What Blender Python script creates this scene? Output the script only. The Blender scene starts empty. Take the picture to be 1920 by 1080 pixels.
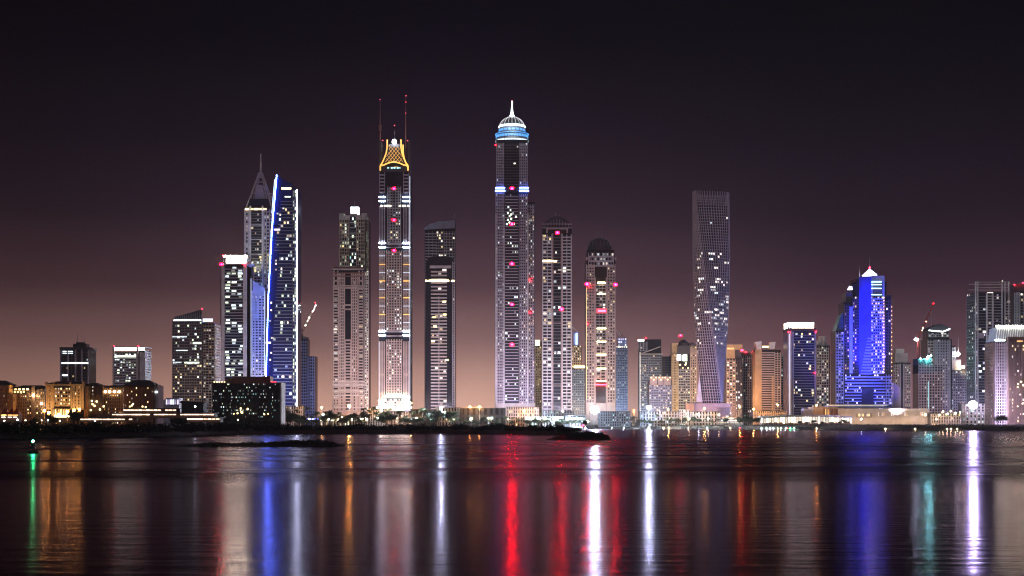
import bpy, math, random
from mathutils import Vector, Matrix
S = bpy.context.scene
COL = S.collection
rnd = random.Random(7)

# ---------------------------------------------------------------- camera
F = 2900.0          # focal length in pixels of the 1920 px wide photograph
HY = 788.0          # horizon row
CAMZ = 11.2         # eye height above the water
SEA = 0.0
def X(px, D): return (px - 960.0) * D / F
def Z(py, D): return CAMZ + (HY - py) * D / F
cd = bpy.data.cameras.new('camera'); cam = bpy.data.objects.new('camera', cd); COL.objects.link(cam)
cam.location = (0, 0, CAMZ); cam.rotation_euler = (math.radians(90), 0, 0)
cd.sensor_width = 36; cd.lens = 36 * F / 1920; cd.shift_y = (HY - 540) / 1920
cd.clip_start = 1; cd.clip_end = 60000
S.camera = cam

# ---------------------------------------------------------------- night sky
wd = bpy.data.worlds.new('World'); S.world = wd; wd.use_nodes = True
nt = wd.node_tree; nt.nodes.clear()
def wn(t, **k):
    n = nt.nodes.new(t)
    for a, b in k.items(): setattr(n, a, b)
    return n
tc = wn('ShaderNodeTexCoord'); sep = wn('ShaderNodeSeparateXYZ'); nt.links.new(tc.outputs['Generated'], sep.inputs[0])
ramp = wn('ShaderNodeValToRGB'); nt.links.new(sep.outputs['Z'], ramp.inputs[0])
els = [(0.0, (.88, .50, .38)), (0.022, (.62, .345, .275)), (0.05, (.28, .150, .145)), (0.085, (.094, .046, .058)), (0.13, (.029, .0140, .025)),
       (0.18, (.0098, .0045, .0118)), (0.235, (.0012, .0002, .0040)), (0.28, (.0002, .0, .0020)), (1.0, (.0003, .0001, .0012))]
cr = ramp.color_ramp
while len(cr.elements) > 1: cr.elements.remove(cr.elements[-1])
cr.elements[0].position = els[0][0]; cr.elements[0].color = els[0][1] + (1,)
for p, c in els[1:]:
    e = cr.elements.new(p); e.color = c + (1,)
# the glow of the city is warm in the west, more violet in the east
mx = wn('ShaderNodeMapRange'); nt.links.new(sep.outputs['X'], mx.inputs[0])
mx.inputs[1].default_value = -0.02; mx.inputs[2].default_value = 0.20; mx.inputs[3].default_value = 0; mx.inputs[4].default_value = 1
tint = wn('ShaderNodeMix', data_type='RGBA', blend_type='MULTIPLY'); nt.links.new(mx.outputs[0], tint.inputs[0])
nt.links.new(ramp.outputs[0], tint.inputs[6]); tint.inputs[7].default_value = (.42, .34, .46, 1)
mx2 = wn('ShaderNodeMapRange'); nt.links.new(sep.outputs['X'], mx2.inputs[0])
mx2.inputs[1].default_value = -0.04; mx2.inputs[2].default_value = -0.30; mx2.inputs[3].default_value = 0; mx2.inputs[4].default_value = 1
tint2 = wn('ShaderNodeMix', data_type='RGBA', blend_type='MULTIPLY'); nt.links.new(mx2.outputs[0], tint2.inputs[0])
nt.links.new(tint.outputs[2], tint2.inputs[6]); tint2.inputs[7].default_value = (.50, .47, .46, 1)
ns = wn('ShaderNodeTexNoise'); ns.inputs['Scale'].default_value = 6; ns.inputs['Detail'].default_value = 3
mp = wn('ShaderNodeMapping'); mp.inputs['Scale'].default_value = (1, 1, 3.0); nt.links.new(tc.outputs['Generated'], mp.inputs[0]); nt.links.new(mp.outputs[0], ns.inputs[0])
nr = wn('ShaderNodeMapRange'); nt.links.new(ns.outputs[0], nr.inputs[0]); nr.inputs[3].default_value = .76; nr.inputs[4].default_value = 1.24
vm = wn('ShaderNodeVectorMath', operation='SCALE'); nt.links.new(tint2.outputs[2], vm.inputs[0]); nt.links.new(nr.outputs[0], vm.inputs[3])
sky = wn('ShaderNodeTexSky', sky_type='NISHITA'); sky.sun_disc = False; sky.sun_elevation = math.radians(-8); sky.sun_rotation = math.radians(200)
b1 = wn('ShaderNodeBackground'); nt.links.new(vm.outputs[0], b1.inputs[0]); b1.inputs[1].default_value = 1.0
b2 = wn('ShaderNodeBackground'); nt.links.new(sky.outputs[0], b2.inputs[0]); b2.inputs[1].default_value = 0.01
ad = wn('ShaderNodeAddShader'); nt.links.new(b1.outputs[0], ad.inputs[0]); nt.links.new(b2.outputs[0], ad.inputs[1])
ow = wn('ShaderNodeOutputWorld'); nt.links.new(ad.outputs[0], ow.inputs[0])

# faint sun lamp added behind the viewer to lift the facades
sd = bpy.data.lights.new('fill_sun', 'SUN'); so = bpy.data.objects.new('fill_sun', sd); COL.objects.link(so)
sd.energy = 0.20; sd.angle = math.radians(12); sd.color = (.80, .72, 1.0)
so.rotation_euler = (math.radians(66), 0, math.radians(-28))

S.view_settings.view_transform = 'Standard'; S.view_settings.look = 'None'
S.view_settings.exposure = 0; S.view_settings.gamma = 1
S.cycles.use_denoising = True
S.cycles.max_bounces = 4; S.cycles.diffuse_bounces = 1; S.cycles.glossy_bounces = 2; S.cycles.volume_bounces = 0
S.cycles.transmission_bounces = 2; S.cycles.sample_clamp_indirect = 4; S.cycles.sample_clamp_direct = 500
S.cycles.use_light_tree = True; S.cycles.pixel_filter_type = 'BLACKMAN_HARRIS'; S.cycles.filter_width = 1.15
S.cycles.caustics_reflective = False; S.cycles.caustics_refractive = False

# ---------------------------------------------------------------- materials
MATS = {}
def nodes(m): return m.node_tree.nodes, m.node_tree.links
def wall(name, c, rough=.75, var=.18, scale=.12, metal=0):
    m = bpy.data.materials.new(name); m.use_nodes = True; N, L = nodes(m)
    b = N['Principled BSDF']; b.inputs['Roughness'].default_value = rough; b.inputs['Metallic'].default_value = metal
    t = N.new('ShaderNodeTexCoord'); n = N.new('ShaderNodeTexNoise'); n.inputs['Scale'].default_value = scale; n.inputs['Detail'].default_value = 5
    L.new(t.outputs['Object'], n.inputs['Vector'])
    r = N.new('ShaderNodeValToRGB'); L.new(n.outputs['Fac'], r.inputs[0])
    r.color_ramp.elements[0].position = .3; r.color_ramp.elements[1].position = .72
    r.color_ramp.elements[0].color = tuple(max(0, x * (1 - var)) for x in c) + (1,); r.color_ramp.elements[1].color = tuple(min(1, x * (1 + var)) for x in c) + (1,)
    L.new(r.outputs[0], b.inputs['Base Color']); MATS[name] = m; return m
def glass(name, c, rough=.22, metal=.35):
    m = wall(name, c, rough, .35, .35, metal); return m
def emit(name, c, s, var=.0):
    m = bpy.data.materials.new(name); m.use_nodes = True; N, L = nodes(m)
    b = N['Principled BSDF']; b.inputs['Base Color'].default_value = (.3, .3, .3, 1); b.inputs['Roughness'].default_value = .4
    b.inputs['Emission Color'].default_value = tuple(c) + (1,); b.inputs['Emission Strength'].default_value = s
    if var:
        t = N.new('ShaderNodeTexCoord'); n = N.new('ShaderNodeTexNoise'); n.inputs['Scale'].default_value = .6; n.inputs['Detail'].default_value = 2
        L.new(t.outputs['Object'], n.inputs['Vector']); oi = N.new('ShaderNodeObjectInfo'); av = N.new('ShaderNodeMath'); av.operation = 'ADD'; L.new(n.outputs[0], av.inputs[0]); L.new(oi.outputs['Random'], av.inputs[1]); hf = N.new('ShaderNodeMath'); hf.operation = 'MULTIPLY'; hf.inputs[1].default_value = .5; L.new(av.outputs[0], hf.inputs[0]); r = N.new('ShaderNodeMapRange'); L.new(hf.outputs[0], r.inputs[0])
        r.inputs[1].default_value = .3; r.inputs[2].default_value = .7; r.inputs[3].default_value = s * (1 - var); r.inputs[4].default_value = s * (1 + var)
        L.new(r.outputs[0], b.inputs['Emission Strength'])
    MATS[name] = m; return m
wall('beige', (.42, .33, .27)); wall('pink', (.46, .37, .35)); wall('grey', (.36, .35, .37)); wall('white', (.62, .61, .64))
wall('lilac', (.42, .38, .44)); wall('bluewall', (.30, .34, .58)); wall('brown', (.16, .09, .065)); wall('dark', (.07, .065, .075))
wall('charcoal', (.03, .03, .034)); wall('sandstone', (.50, .35, .20)); wall('rust', (.22, .10, .07)); wall('steel', (.30, .31, .34), .4, .1, .3, .8)
wall('roof', (.10, .09, .09)); wall('palepanel', (.55, .50, .48)); wall('redpaint', (.35, .04, .03), .5); wall('black', (.012, .012, .014))
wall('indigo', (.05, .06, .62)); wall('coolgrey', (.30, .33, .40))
glass('glass', (.018, .021, .034)); glass('glassblue', (.012, .03, .20)); glass('glasswarm', (.035, .026, .026)); glass('glassgrey', (.07, .07, .085), .3, .3)
glass('netting', (.03, .08, .10), .8, 0)
wall('bark', (.08, .055, .035), .9, .3, 2); wall('leaf', (.045, .065, .025), .7, .5, .4); wall('palmleaf', (.05, .075, .03), .7, .4, .5); wall('scrubleaf', (.012, .015, .009), .85, .5, .08)
PAL = {'W': (.82, .95, 1.0), 'G': (.86, 1.0, .72), 'Y': (1.0, .74, .33), 'O': (1.0, .50, .14), 'P': (1.0, .86, .74), 'B': (.30, .42, 1.0), 'T': (.45, .95, .95), 'R': (1.0, .03, .06), 'V': (.75, .65, 1.0)}
for k, c in PAL.items():
    emit('win_%s1' % k, c, .5, .65); emit('win_%s2' % k, c, 1.4, .65); emit('win_%s3' % k, c, 3.4, .45)
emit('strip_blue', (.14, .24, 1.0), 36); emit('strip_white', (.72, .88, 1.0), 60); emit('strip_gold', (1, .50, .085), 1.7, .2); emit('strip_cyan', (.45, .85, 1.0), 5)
emit('strip_edge', (.12, .22, 1), 120); emit('avi_tiny', (1, .05, .08), 7); emit('strip_soft', (.75, .80, 1.0), 1.6); emit('crown_white', (1, .93, .58), 130); emit('crown_cool', (.85, .97, 1), 7); emit('crown_dim', (.85, .85, .9), .8, .3)
emit('crown_warm', (1, .88, .66), 16); emit('avi', (1, .0006, .009), 1900); emit('avi_small', (1, .0022, .008), 170); emit('redsign', (1, .01, .06), 60); emit('yellowband', (1, .78, .38), 14)
emit('bulb_white', (.66, .82, 1.0), 22000); emit('bulb_violet', (.62, .58, 1.0), 18000); emit('bulb_orange', (1, .42, .07), 2200); emit('bulb_cool', (.78, .95, 1), 230); emit('bulb_warm', (1, .76, .38), 230)
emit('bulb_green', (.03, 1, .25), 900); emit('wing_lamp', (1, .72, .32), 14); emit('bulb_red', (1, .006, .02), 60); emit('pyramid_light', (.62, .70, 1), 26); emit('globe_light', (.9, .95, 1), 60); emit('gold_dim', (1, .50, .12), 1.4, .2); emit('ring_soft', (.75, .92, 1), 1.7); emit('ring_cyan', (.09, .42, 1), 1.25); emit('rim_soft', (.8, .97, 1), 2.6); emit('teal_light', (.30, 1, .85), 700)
emit('shopfront', (1, .90, .66), 2.6, .8); emit('shopcool', (.75, .95, 1), 2.2, .7); emit('deckstrip', (1, .74, .52), 3.2, .5); emit('bluescreen', (.12, .18, 1), 5); emit('billboard', (.75, 1, .96), 5)
emit('shelllight', (1, .86, .68), 2.2, .7)

# ---------------------------------------------------------------- mesh helpers
def tag(o, label=None, cat=None, group=None, kind=None):
    if label: o['label'] = label
    if cat: o['category'] = cat
    if group: o['group'] = group
    if kind: o['kind'] = kind
    return o
class MB:
    def __init__(s): s.v = []; s.f = []; s.m = []; s.ms = []
    def mi(s, mat):
        if mat not in s.ms: s.ms.append(mat)
        return s.ms.index(mat)
    def box(s, x0, x1, y0, y1, z0, z1, mat, fr=None):
        i = len(s.v); P = [(x0, y0, z0), (x1, y0, z0), (x1, y1, z0), (x0, y1, z0), (x0, y0, z1), (x1, y0, z1), (x1, y1, z1), (x0, y1, z1)]
        if fr: P = [fr(*p) for p in P]
        s.v += P; k = s.mi(mat)
        for q in ((0, 3, 2, 1), (4, 5, 6, 7), (0, 1, 5, 4), (1, 2, 6, 5), (2, 3, 7, 6), (3, 0, 4, 7)):
            s.f.append(tuple(i + a for a in q)); s.m.append(k)
    def hexa(s, P, mat):          # 8 free corners, bottom ring then top ring
        i = len(s.v); s.v += [tuple(p) for p in P]; k = s.mi(mat)
        for q in ((0, 3, 2, 1), (4, 5, 6, 7), (0, 1, 5, 4), (1, 2, 6, 5), (2, 3, 7, 6), (3, 0, 4, 7)):
            s.f.append(tuple(i + a for a in q)); s.m.append(k)
    def prism(s, poly, y0, y1, mat):  # polygon in xz swept along y
        i = len(s.v); n = len(poly); k = s.mi(mat)
        s.v += [(x, y0, z) for x, z in poly] + [(x, y1, z) for x, z in poly]
        s.f.append(tuple(range(i, i + n))); s.m.append(k); s.f.append(tuple(range(i + 2 * n - 1, i + n - 1, -1))); s.m.append(k)
        for a in range(n):
            b = (a + 1) % n; s.f.append((i + a, i + n + a, i + n + b, i + b)); s.m.append(k)
    def lathe(s, cx, cy, prof, n, mat, arc=(0, 2 * math.pi)):
        i = len(s.v); k = s.mi(mat)
        for r, z in prof:
            for a in range(n):
                t = arc[0] + (arc[1] - arc[0]) * a / n; s.v.append((cx + r * math.cos(t), cy + r * math.sin(t), z))
        for j in range(len(prof) - 1):
            for a in range(n):
                b = (a + 1) % n; s.f.append((i + j * n + a, i + j * n + b, i + (j + 1) * n + b, i + (j + 1) * n + a)); s.m.append(k)
    def bar(s, p, q, r, mat, n=5, r2=None):
        p = Vector(p); q = Vector(q); d = (q - p)
        if d.length < 1e-6: return
        d.normalize(); u = d.orthogonal().normalized(); w = d.cross(u); i = len(s.v); k = s.mi(mat); r2 = r if r2 is None else r2
        for c, rr in ((p, r), (q, r2)):
            for a in range(n):
                t = 2 * math.pi * a / n; s.v.append(tuple(c + (u * math.cos(t) + w * math.sin(t)) * rr))
        for a in range(n):
            b = (a + 1) % n; s.f.append((i + a, i + b, i + n + b, i + n + a)); s.m.append(k)
        s.f.append(tuple(i + a for a in range(n - 1, -1, -1))); s.m.append(k); s.f.append(tuple(i + n + a for a in range(n))); s.m.append(k)
    def ball(s, c, r, mat, n=8, m=5, sz=1):
        s.lathe(c[0], c[1], [(max(.01 * r, r * math.sin(math.pi * j / m)), c[2] - sz * r * math.cos(math.pi * j / m)) for j in range(m + 1)], n, mat)
    def quad(s, P, mat):
        i = len(s.v); s.v += [tuple(p) for p in P]; s.f.append(tuple(range(i, i + len(P)))); s.m.append(s.mi(mat))
    def build(s, name, parent=None):
        me = bpy.data.meshes.new(name); me.from_pydata(s.v, [], s.f); me.polygons.foreach_set('material_index', s.m)
        for x in s.ms: me.materials.append(MATS[x])
        me.update(); o = bpy.data.objects.new(name, me); COL.objects.link(o)
        if parent: o.parent = parent
        return o
def empty(name, loc, rz=0):
    o = bpy.data.objects.new(name, None); COL.objects.link(o); o.location = loc; o.rotation_euler = (0, 0, rz); o.empty_display_size = 2; return o
UNIT = {}
def unit(pal):
    if pal not in UNIT:
        b = MB(); b.box(-.5, .5, -.12, .12, -.5, .5, 'win_' + pal)
        me = bpy.data.meshes.new('window'); me.from_pydata(b.v, [], b.f); me.materials.append(MATS['win_' + pal]); UNIT[pal] = me
    return UNIT[pal]

BOT = 9999
GZ = 3.0
class T:
    """one building: an Empty at its base with its parts as children"""
    def __init__(s, name, label, cat, cx, D, group=None, yaw=0, gz=GZ):
        s.D = D; s.cx = cx; s.gz = gz; s.root = empty(name, (X(cx, D), D, gz), math.radians(yaw)); tag(s.root, label, cat, group)
        s.parts = {}; s.win = []; s.yaw = yaw
    def x(s, px): return (px - s.cx) * s.D / F
    def z(s, py): return 0.0 if py == BOT else Z(py, s.D) - s.gz
    def p(s, name):
        if name not in s.parts: s.parts[name] = MB()
        return s.parts[name]
    def one(s, name, b, label=None):
        o = b.build(name, s.root)
        if label: o['label'] = label
        return o
    def box(s, part, x0, x1, yt, yb=BOT, mat='glass', y0=0, y1=34): s.p(part).box(s.x(x0), s.x(x1), y0, y1, s.z(yb), s.z(yt), mat)
    def poly(s, part, pts, mat, y0=0, y1=34): s.p(part).prism([(s.x(a), s.z(b)) for a, b in pts][::-1], y0, y1, mat)
    def newbox(s, name, x0, x1, yt, yb, mat, y0=-1, y1=0, label=None):
        b = MB(); b.box(s.x(x0), s.x(x1), y0, y1, s.z(yb), s.z(yt), mat); return s.one(name, b, label)
    def bay(s, x0, x1, yt, yb=BOT, pitch=5.5, th=.4, nc=4, tw=.3, pr=.8, mat='grey', lit=.1, pal='W2', y=0, part='wall', side=None, jit=0, wmin=0, gap=0):
        """slabs and piers standing proud of a face, lit windows in the cells.  x0, x1 px (or (top, bottom) pairs); on a side face metres of depth"""
        zt, zb = s.z(yt), s.z(yb); D = s.D; ph = pitch * D / F; n = max(1, int(round((zt - zb) / ph))); ph = (zt - zb) / n; b = s.p(part)
        cv = (lambda v: v) if side else s.x
        e0 = x0 if isinstance(x0, tuple) else (x0, x0); e1 = x1 if isinstance(x1, tuple) else (x1, x1)
        def lim(z):
            t = (zt - z) / max(1e-6, zt - zb); return cv(e0[0] + (e0[1] - e0[0]) * t), cv(e1[0] + (e1[1] - e1[0]) * t)
        if side: sx = s.x(side[1]); sg = 1 if side[0] == 'R' else -1; fr = lambda a, nn, z: (sx - sg * nn, a, z)
        else: fr = None
        yy = 0 if side else y
        for i in range(n):
            z = zb + i * ph; a0, a1 = lim(z + ph / 2)
            if th: b.box(a0, a1, yy - pr, yy + .3, z, z + ph * th, mat, fr)
            if nc:
                w = (a1 - a0) / nc
                if gap and (i % gap == 0): continue
                for c in range(nc):
                    if rnd.random() < lit:
                        u0 = a0 + c * w + w * tw / 2; u1 = a0 + (c + 1) * w - w * tw / 2; zz0 = z + ph * th; zz1 = z + ph
                        if u1 - u0 < wmin: continue
                        f = rnd.uniform(.5, .95); uc = rnd.uniform(u0 + (u1 - u0) * f / 2, u1 - (u1 - u0) * f / 2)
                        pc = rnd.choice(pal.split(','))
                        s.win.append((fr(uc, -.14, (zz0 + zz1) / 2) if fr else (uc, yy - .14, (zz0 + zz1) / 2), (u1 - u0) * f * .85, (zz1 - zz0) * .78, math.pi / 2 if side else 0, pc))
        if nc and tw:
            t0, t1 = lim(zt), lim(zb)
            for c in range(nc + 1):
                for (A, B) in (((t0[0] + (t0[1] - t0[0]) * c / nc), (t1[0] + (t1[1] - t1[0]) * c / nc)),):
                    hw = (t0[1] - t0[0]) / nc * tw / 2; k = pr + .12
                    lo = 0 if c == 0 else hw; hi = 0 if c == nc else hw
                    P = [(B - lo, yy - k, zb), (B + hi, yy - k, zb), (B + hi, yy + .2, zb), (B - lo, yy + .2, zb), (A - lo, yy - k, zt), (A + hi, yy - k, zt), (A + hi, yy + .2, zt), (A - lo, yy + .2, zt)]
                    if c == 0: P = [(q[0] + (hw if j in (1, 2, 5, 6) else 0), q[1], q[2]) for j, q in enumerate(P)]
                    if c == nc: P = [(q[0] - (hw if j in (0, 3, 4, 7) else 0), q[1], q[2]) for j, q in enumerate(P)]
                    if fr: P = [fr(*q) for q in P]
                    b.hexa(P, mat)
    def pier(s, xs, yt, yb=BOT, w=1.2, mat='white', y=0, pr=1.3, part='wall'):
        for px in (xs if isinstance(xs, (list, tuple)) else [xs]):
            s.p(part).box(s.x(px) - w / 2, s.x(px) + w / 2, y - pr, y + .25, s.z(yb), s.z(yt), mat)
    def band(s, x0, x1, ys, h=1.2, mat='white', y=0, pr=1.5, part='wall'):
        for py in (ys if isinstance(ys, (list, tuple)) else [ys]):
            s.p(part).box(s.x(x0), s.x(x1), y - pr, y + .3, s.z(py) - h / 2, s.z(py) + h / 2, mat)
    def strip(s, x0, x1, ys, h=1.0, mat='strip_white', y=-2, name='light_strip'):
        for py in (ys if isinstance(ys, (list, tuple)) else [ys]):
            b = MB(); b.box(s.x(x0), s.x(x1), y - .25, y + .25, s.z(py) - h / 2, s.z(py) + h / 2, mat); s.one(name, b)
    def vstrip(s, p0, p1, w=.6, mat='strip_blue', y=-2, name='light_strip'):
        b = MB(); b.bar((s.x(p0[0]), y, s.z(p0[1])), (s.x(p1[0]), y, s.z(p1[1])), w, mat, 6); s.one(name, b)
    def avi(s, px, py, y=-2.6, r=1.0, mat='avi', name='aviation_light'):
        b = MB(); b.ball((s.x(px), y, s.z(py)), r, mat); o = s.one(name, b); b = MB()
        if mat == 'avi':      # open cowl that keeps the light off the wall
            X0, Z0, f_ = s.x(px), s.z(py), y - r * .9; b.box(X0 - 2.9, X0 + 2.9, y + r + .1, y + r + .3, Z0 - 2, Z0 + 2, 'grey')
            for a_ in (-1, 1): b.box(X0 + a_ * 2.9 - .1, X0 + a_ * 2.9 + .1, f_, y + r + .3, Z0 - 2, Z0 + 2, 'grey'); b.box(X0 - 2.8, X0 + 2.8, f_, y + r + .3, Z0 + a_ * 1.95 - .1, Z0 + a_ * 1.95 + .1, 'grey')
        b.box(s.x(px) - .3, s.x(px) + .3, y, max(y + 1.5, .4), s.z(py) - r - .5, s.z(py) - r, 'dark'); k = b.build('bracket', o)
    def mast(s, px, y0, y1, y=10, r=.5, r2=.15, mat='steel', name='mast'):
        b = MB(); b.bar((s.x(px), y, s.z(y0)), (s.x(px), y, s.z(y1)), r, mat, 6, r2); s.one(name, b)
    def done(s):
        for n, b in s.parts.items(): b.build(n, s.root)
        s.win.sort(key=lambda w: -w[1] * w[2])
        for (p, w, h, r, pc) in s.win[:100]:
            o = bpy.data.objects.new('window', unit(pc)); COL.objects.link(o); o.parent = s.root; o.location = p; o.rotation_euler = (0, 0, r); o.scale = (w, 1, h)
        rest = s.win[100:]
        if rest:
            b = MB()
            for (p, w, h, r, pc) in rest:
                if r: b.box(p[0] - .12, p[0] + .12, p[1] - w / 2, p[1] + w / 2, p[2] - h / 2, p[2] + h / 2, 'win_' + pc)
                else: b.box(p[0] - w / 2, p[0] + w / 2, p[1] - .12, p[1] + .12, p[2] - h / 2, p[2] + h / 2, 'win_' + pc)
            o = b.build('window', s.root); o['kind'] = 'stuff'
        return s.root
def spot(name, loc, target, power, color, angle=70, blend=.6, radius=1.0, parent=None):
    l = bpy.data.lights.new(name, 'SPOT'); l.energy = power; l.color = color; l.spot_size = math.radians(angle); l.spot_blend = blend; l.shadow_soft_size = radius
    o = bpy.data.objects.new(name, l); COL.objects.link(o); o.location = loc
    d = Vector(target) - Vector(loc); o.rotation_euler = d.to_track_quat('-Z', 'Y').to_euler()
    if parent: o.parent = parent; o.matrix_parent_inverse = Matrix.Translation(Vector(parent.location)).inverted()
    return o

# ---------------------------------------------------------------- water
def water_material():
    m = bpy.data.materials.new('water'); m.use_nodes = True; N, L = nodes(m); N.remove(N['Principled BSDF']); b = N.new('ShaderNodeBsdfAnisotropic'); b.distribution = 'GGX'; b.inputs['Color'].default_value = (.25, .205, .27, 1)
    df = N.new('ShaderNodeBsdfDiffuse'); df.inputs['Color'].default_value = (.004, .003, .006, 1); fr = N.new('ShaderNodeFresnel'); fr.inputs['IOR'].default_value = 1.33
    ms = N.new('ShaderNodeMixShader'); L.new(fr.outputs[0], ms.inputs[0]); L.new(df.outputs[0], ms.inputs[1]); L.new(b.outputs[0], ms.inputs[2]); L.new(ms.outputs[0], N['Material Output'].inputs['Surface'])
    t = N.new('ShaderNodeTexCoord'); sp = N.new('ShaderNodeSeparateXYZ'); L.new(t.outputs['Object'], sp.inputs[0])
    # slow wind patches: long across, short along the view
    mp = N.new('ShaderNodeMapping'); mp.inputs['Scale'].default_value = (.0035, .022, 1); L.new(t.outputs['Object'], mp.inputs[0])
    n1 = N.new('ShaderNodeTexNoise'); n1.inputs['Scale'].default_value = 1; n1.inputs['Detail'].default_value = 3; L.new(mp.outputs[0], n1.inputs['Vector'])
    # edge of the rippled water about 285 m out, calm beyond
    ed = N.new('ShaderNodeMath'); ed.operation = 'MULTIPLY_ADD'; L.new(n1.outputs[0], ed.inputs[0]); ed.inputs[1].default_value = -26; L.new(sp.outputs['Y'], ed.inputs[2])
    r1 = N.new('ShaderNodeMapRange'); r1.interpolation_type = 'SMOOTHSTEP'; L.new(ed.outputs[0], r1.inputs[0])
    r1.inputs[1].default_value = 242; r1.inputs[2].default_value = 312; r1.inputs[3].default_value = WR_NEAR; r1.inputs[4].default_value = WR_FAR
    r2 = N.new('ShaderNodeMapRange'); L.new(n1.outputs[0], r2.inputs[0]); r2.inputs[1].default_value = .35; r2.inputs[2].default_value = .65; r2.inputs[3].default_value = .72; r2.inputs[4].default_value = 1.25
    far = N.new('ShaderNodeMapRange'); L.new(sp.outputs['Y'], far.inputs[0]); far.inputs[1].default_value = 250; far.inputs[2].default_value = 320; far.inputs[3].default_value = 0; far.inputs[4].default_value = 1
    mixr = N.new('ShaderNodeMix'); L.new(far.outputs[0], mixr.inputs[0]); mixr.inputs[2].default_value = 1; L.new(r2.outputs[0], mixr.inputs[3])
    mu = N.new('ShaderNodeMath'); mu.operation = 'MULTIPLY'; shn = N.new('ShaderNodeMapRange'); shn.interpolation_type = 'SMOOTHSTEP'; L.new(sp.outputs['Y'], shn.inputs[0]); shn.inputs[1].default_value = 650; shn.inputs[2].default_value = 1250; shn.inputs[3].default_value = 1; shn.inputs[4].default_value = .5
    mv = N.new('ShaderNodeMath'); mv.operation = 'MULTIPLY'; L.new(r1.outputs[0], mv.inputs[0]); L.new(shn.outputs[0], mv.inputs[1]); L.new(mv.outputs[0], mu.inputs[0]); L.new(mixr.outputs[0], mu.inputs[1]); L.new(mu.outputs[0], b.inputs['Roughness'])
    mp2 = N.new('ShaderNodeMapping'); mp2.inputs['Scale'].default_value = (.10, .34, 1); L.new(t.outputs['Object'], mp2.inputs[0])
    n2 = N.new('ShaderNodeTexNoise'); n2.inputs['Scale'].default_value = .75; n2.inputs['Detail'].default_value = 4; n2.inputs['Roughness'].default_value = .6; L.new(mp2.outputs[0], n2.inputs['Vector'])
    bp = N.new('ShaderNodeBump'); bp.inputs['Strength'].default_value = .35; bp.inputs['Distance'].default_value = .23; L.new(n2.outputs[0], bp.inputs['Height'])
    mp3 = N.new('ShaderNodeMapping'); mp3.inputs['Scale'].default_value = (.005, .034, 1); L.new(t.outputs['Object'], mp3.inputs[0])
    n3 = N.new('ShaderNodeTexNoise'); n3.inputs['Scale'].default_value = 1; n3.inputs['Detail'].default_value = 2; L.new(mp3.outputs[0], n3.inputs['Vector'])
    fm = N.new('ShaderNodeMath'); fm.operation = 'MULTIPLY'; L.new(far.outputs[0], fm.inputs[0]); L.new(n3.outputs[0], fm.inputs[1])
    bp2 = N.new('ShaderNodeBump'); bp2.inputs['Strength'].default_value = 1; bp2.inputs['Distance'].default_value = .9; L.new(fm.outputs[0], bp2.inputs['Height']); L.new(bp.outputs[0], bp2.inputs['Normal'])
    L.new(bp2.outputs[0], b.inputs['Normal']); MATS['water'] = m
WR_NEAR, WR_FAR = .15, .26
water_material()
b = MB(); b.quad([(-5000, -400, 0), (5000, -400, 0), (5000, 2600, 0), (-5000, 2600, 0)], 'water')
tag(b.build('water'), kind='structure')

# ---------------------------------------------------------------- ground: spit on the left, quay on the right, plain to the horizon
SH = [(-900, 905), (0, 928), (300, 1015), (450, 1160), (650, 1299), (900, 1300), (1030, 1150), (1080, 1130), (1100, 1960), (1300, 1925), (1500, 1790), (1700, 1680), (1920, 1650), (2900, 1640)]
def lerp(T_, x):
    if x <= T_[0][0]: return T_[0][1]
    for (a, va), (c, vc) in zip(T_, T_[1:]):
        if x <= c: return va + (vc - va) * (x - a) / (c - a)
    return T_[-1][1]
def hsh(a, c): v = math.sin(a * 12.9898 + c * 78.233) * 43758.5453; return v - math.floor(v)
def vnoise(x, y):
    i, j = math.floor(x), math.floor(y); u, v = x - i, y - j; u = u * u * (3 - 2 * u); v = v * v * (3 - 2 * v)
    return (hsh(i, j) * (1 - u) + hsh(i + 1, j) * u) * (1 - v) + (hsh(i, j + 1) * (1 - u) + hsh(i + 1, j + 1) * u) * v
def berm(px): return lerp([(0, 3.2), (1000, 3.2), (1090, 2.6), (1110, 4.6), (1450, 5.0), (1600, 5.8), (1920, 5.6)], px)
def gmat(name, c1, c2, sc):
    m = wall(name, c1, .9, .3, sc); r = [n for n in m.node_tree.nodes if n.type == 'VALTORGB'][0]; r.color_ramp.elements[0].color = c1 + (1,); r.color_ramp.elements[1].color = c2 + (1,)
gmat('ground', (.055, .045, .035), (.13, .105, .08), .05); gmat('rock', (.025, .023, .021), (.07, .062, .055), .5)
offs = [-6, 0, 3, 7, 12, 20, 32, 48, 70, 100, 150, 220, 320, 500, 5500]
b = MB(); cols = list(range(-900, 1060, 20)) + list(range(1060, 1130, 4)) + list(range(1130, 2900, 20)); k = b.mi('ground')
for px in cols:
    D0 = lerp(SH, px); Bh = berm(px)
    for o_ in offs:
        D = D0 + o_ + (vnoise(px * .07, 3) - .5) * 9 * (1 if o_ < 20 else .3)
        h = -1.0 if o_ < 0 else Bh * min(1, o_ / 16) if o_ < 60 else Bh + (2.9 - Bh) * min(1, (o_ - 48) / 90)
        if o_ == 0: h = .15
        if 0 < o_ < 110: h += (vnoise(px * .11, o_ * .2) - .5) * .9
        if D > 2000: h = 2.9
        b.v.append((X(px, D), D, h))
R_ = len(offs)
for c in range(len(cols) - 1):
    for r in range(R_ - 1):
        i = c * R_ + r; b.f.append((i, i + R_, i + R_ + 1, i + 1)); b.m.append(k)
g = b.build('ground'); tag(g, kind='structure')
for p in g.data.polygons: p.use_smooth = True

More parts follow.
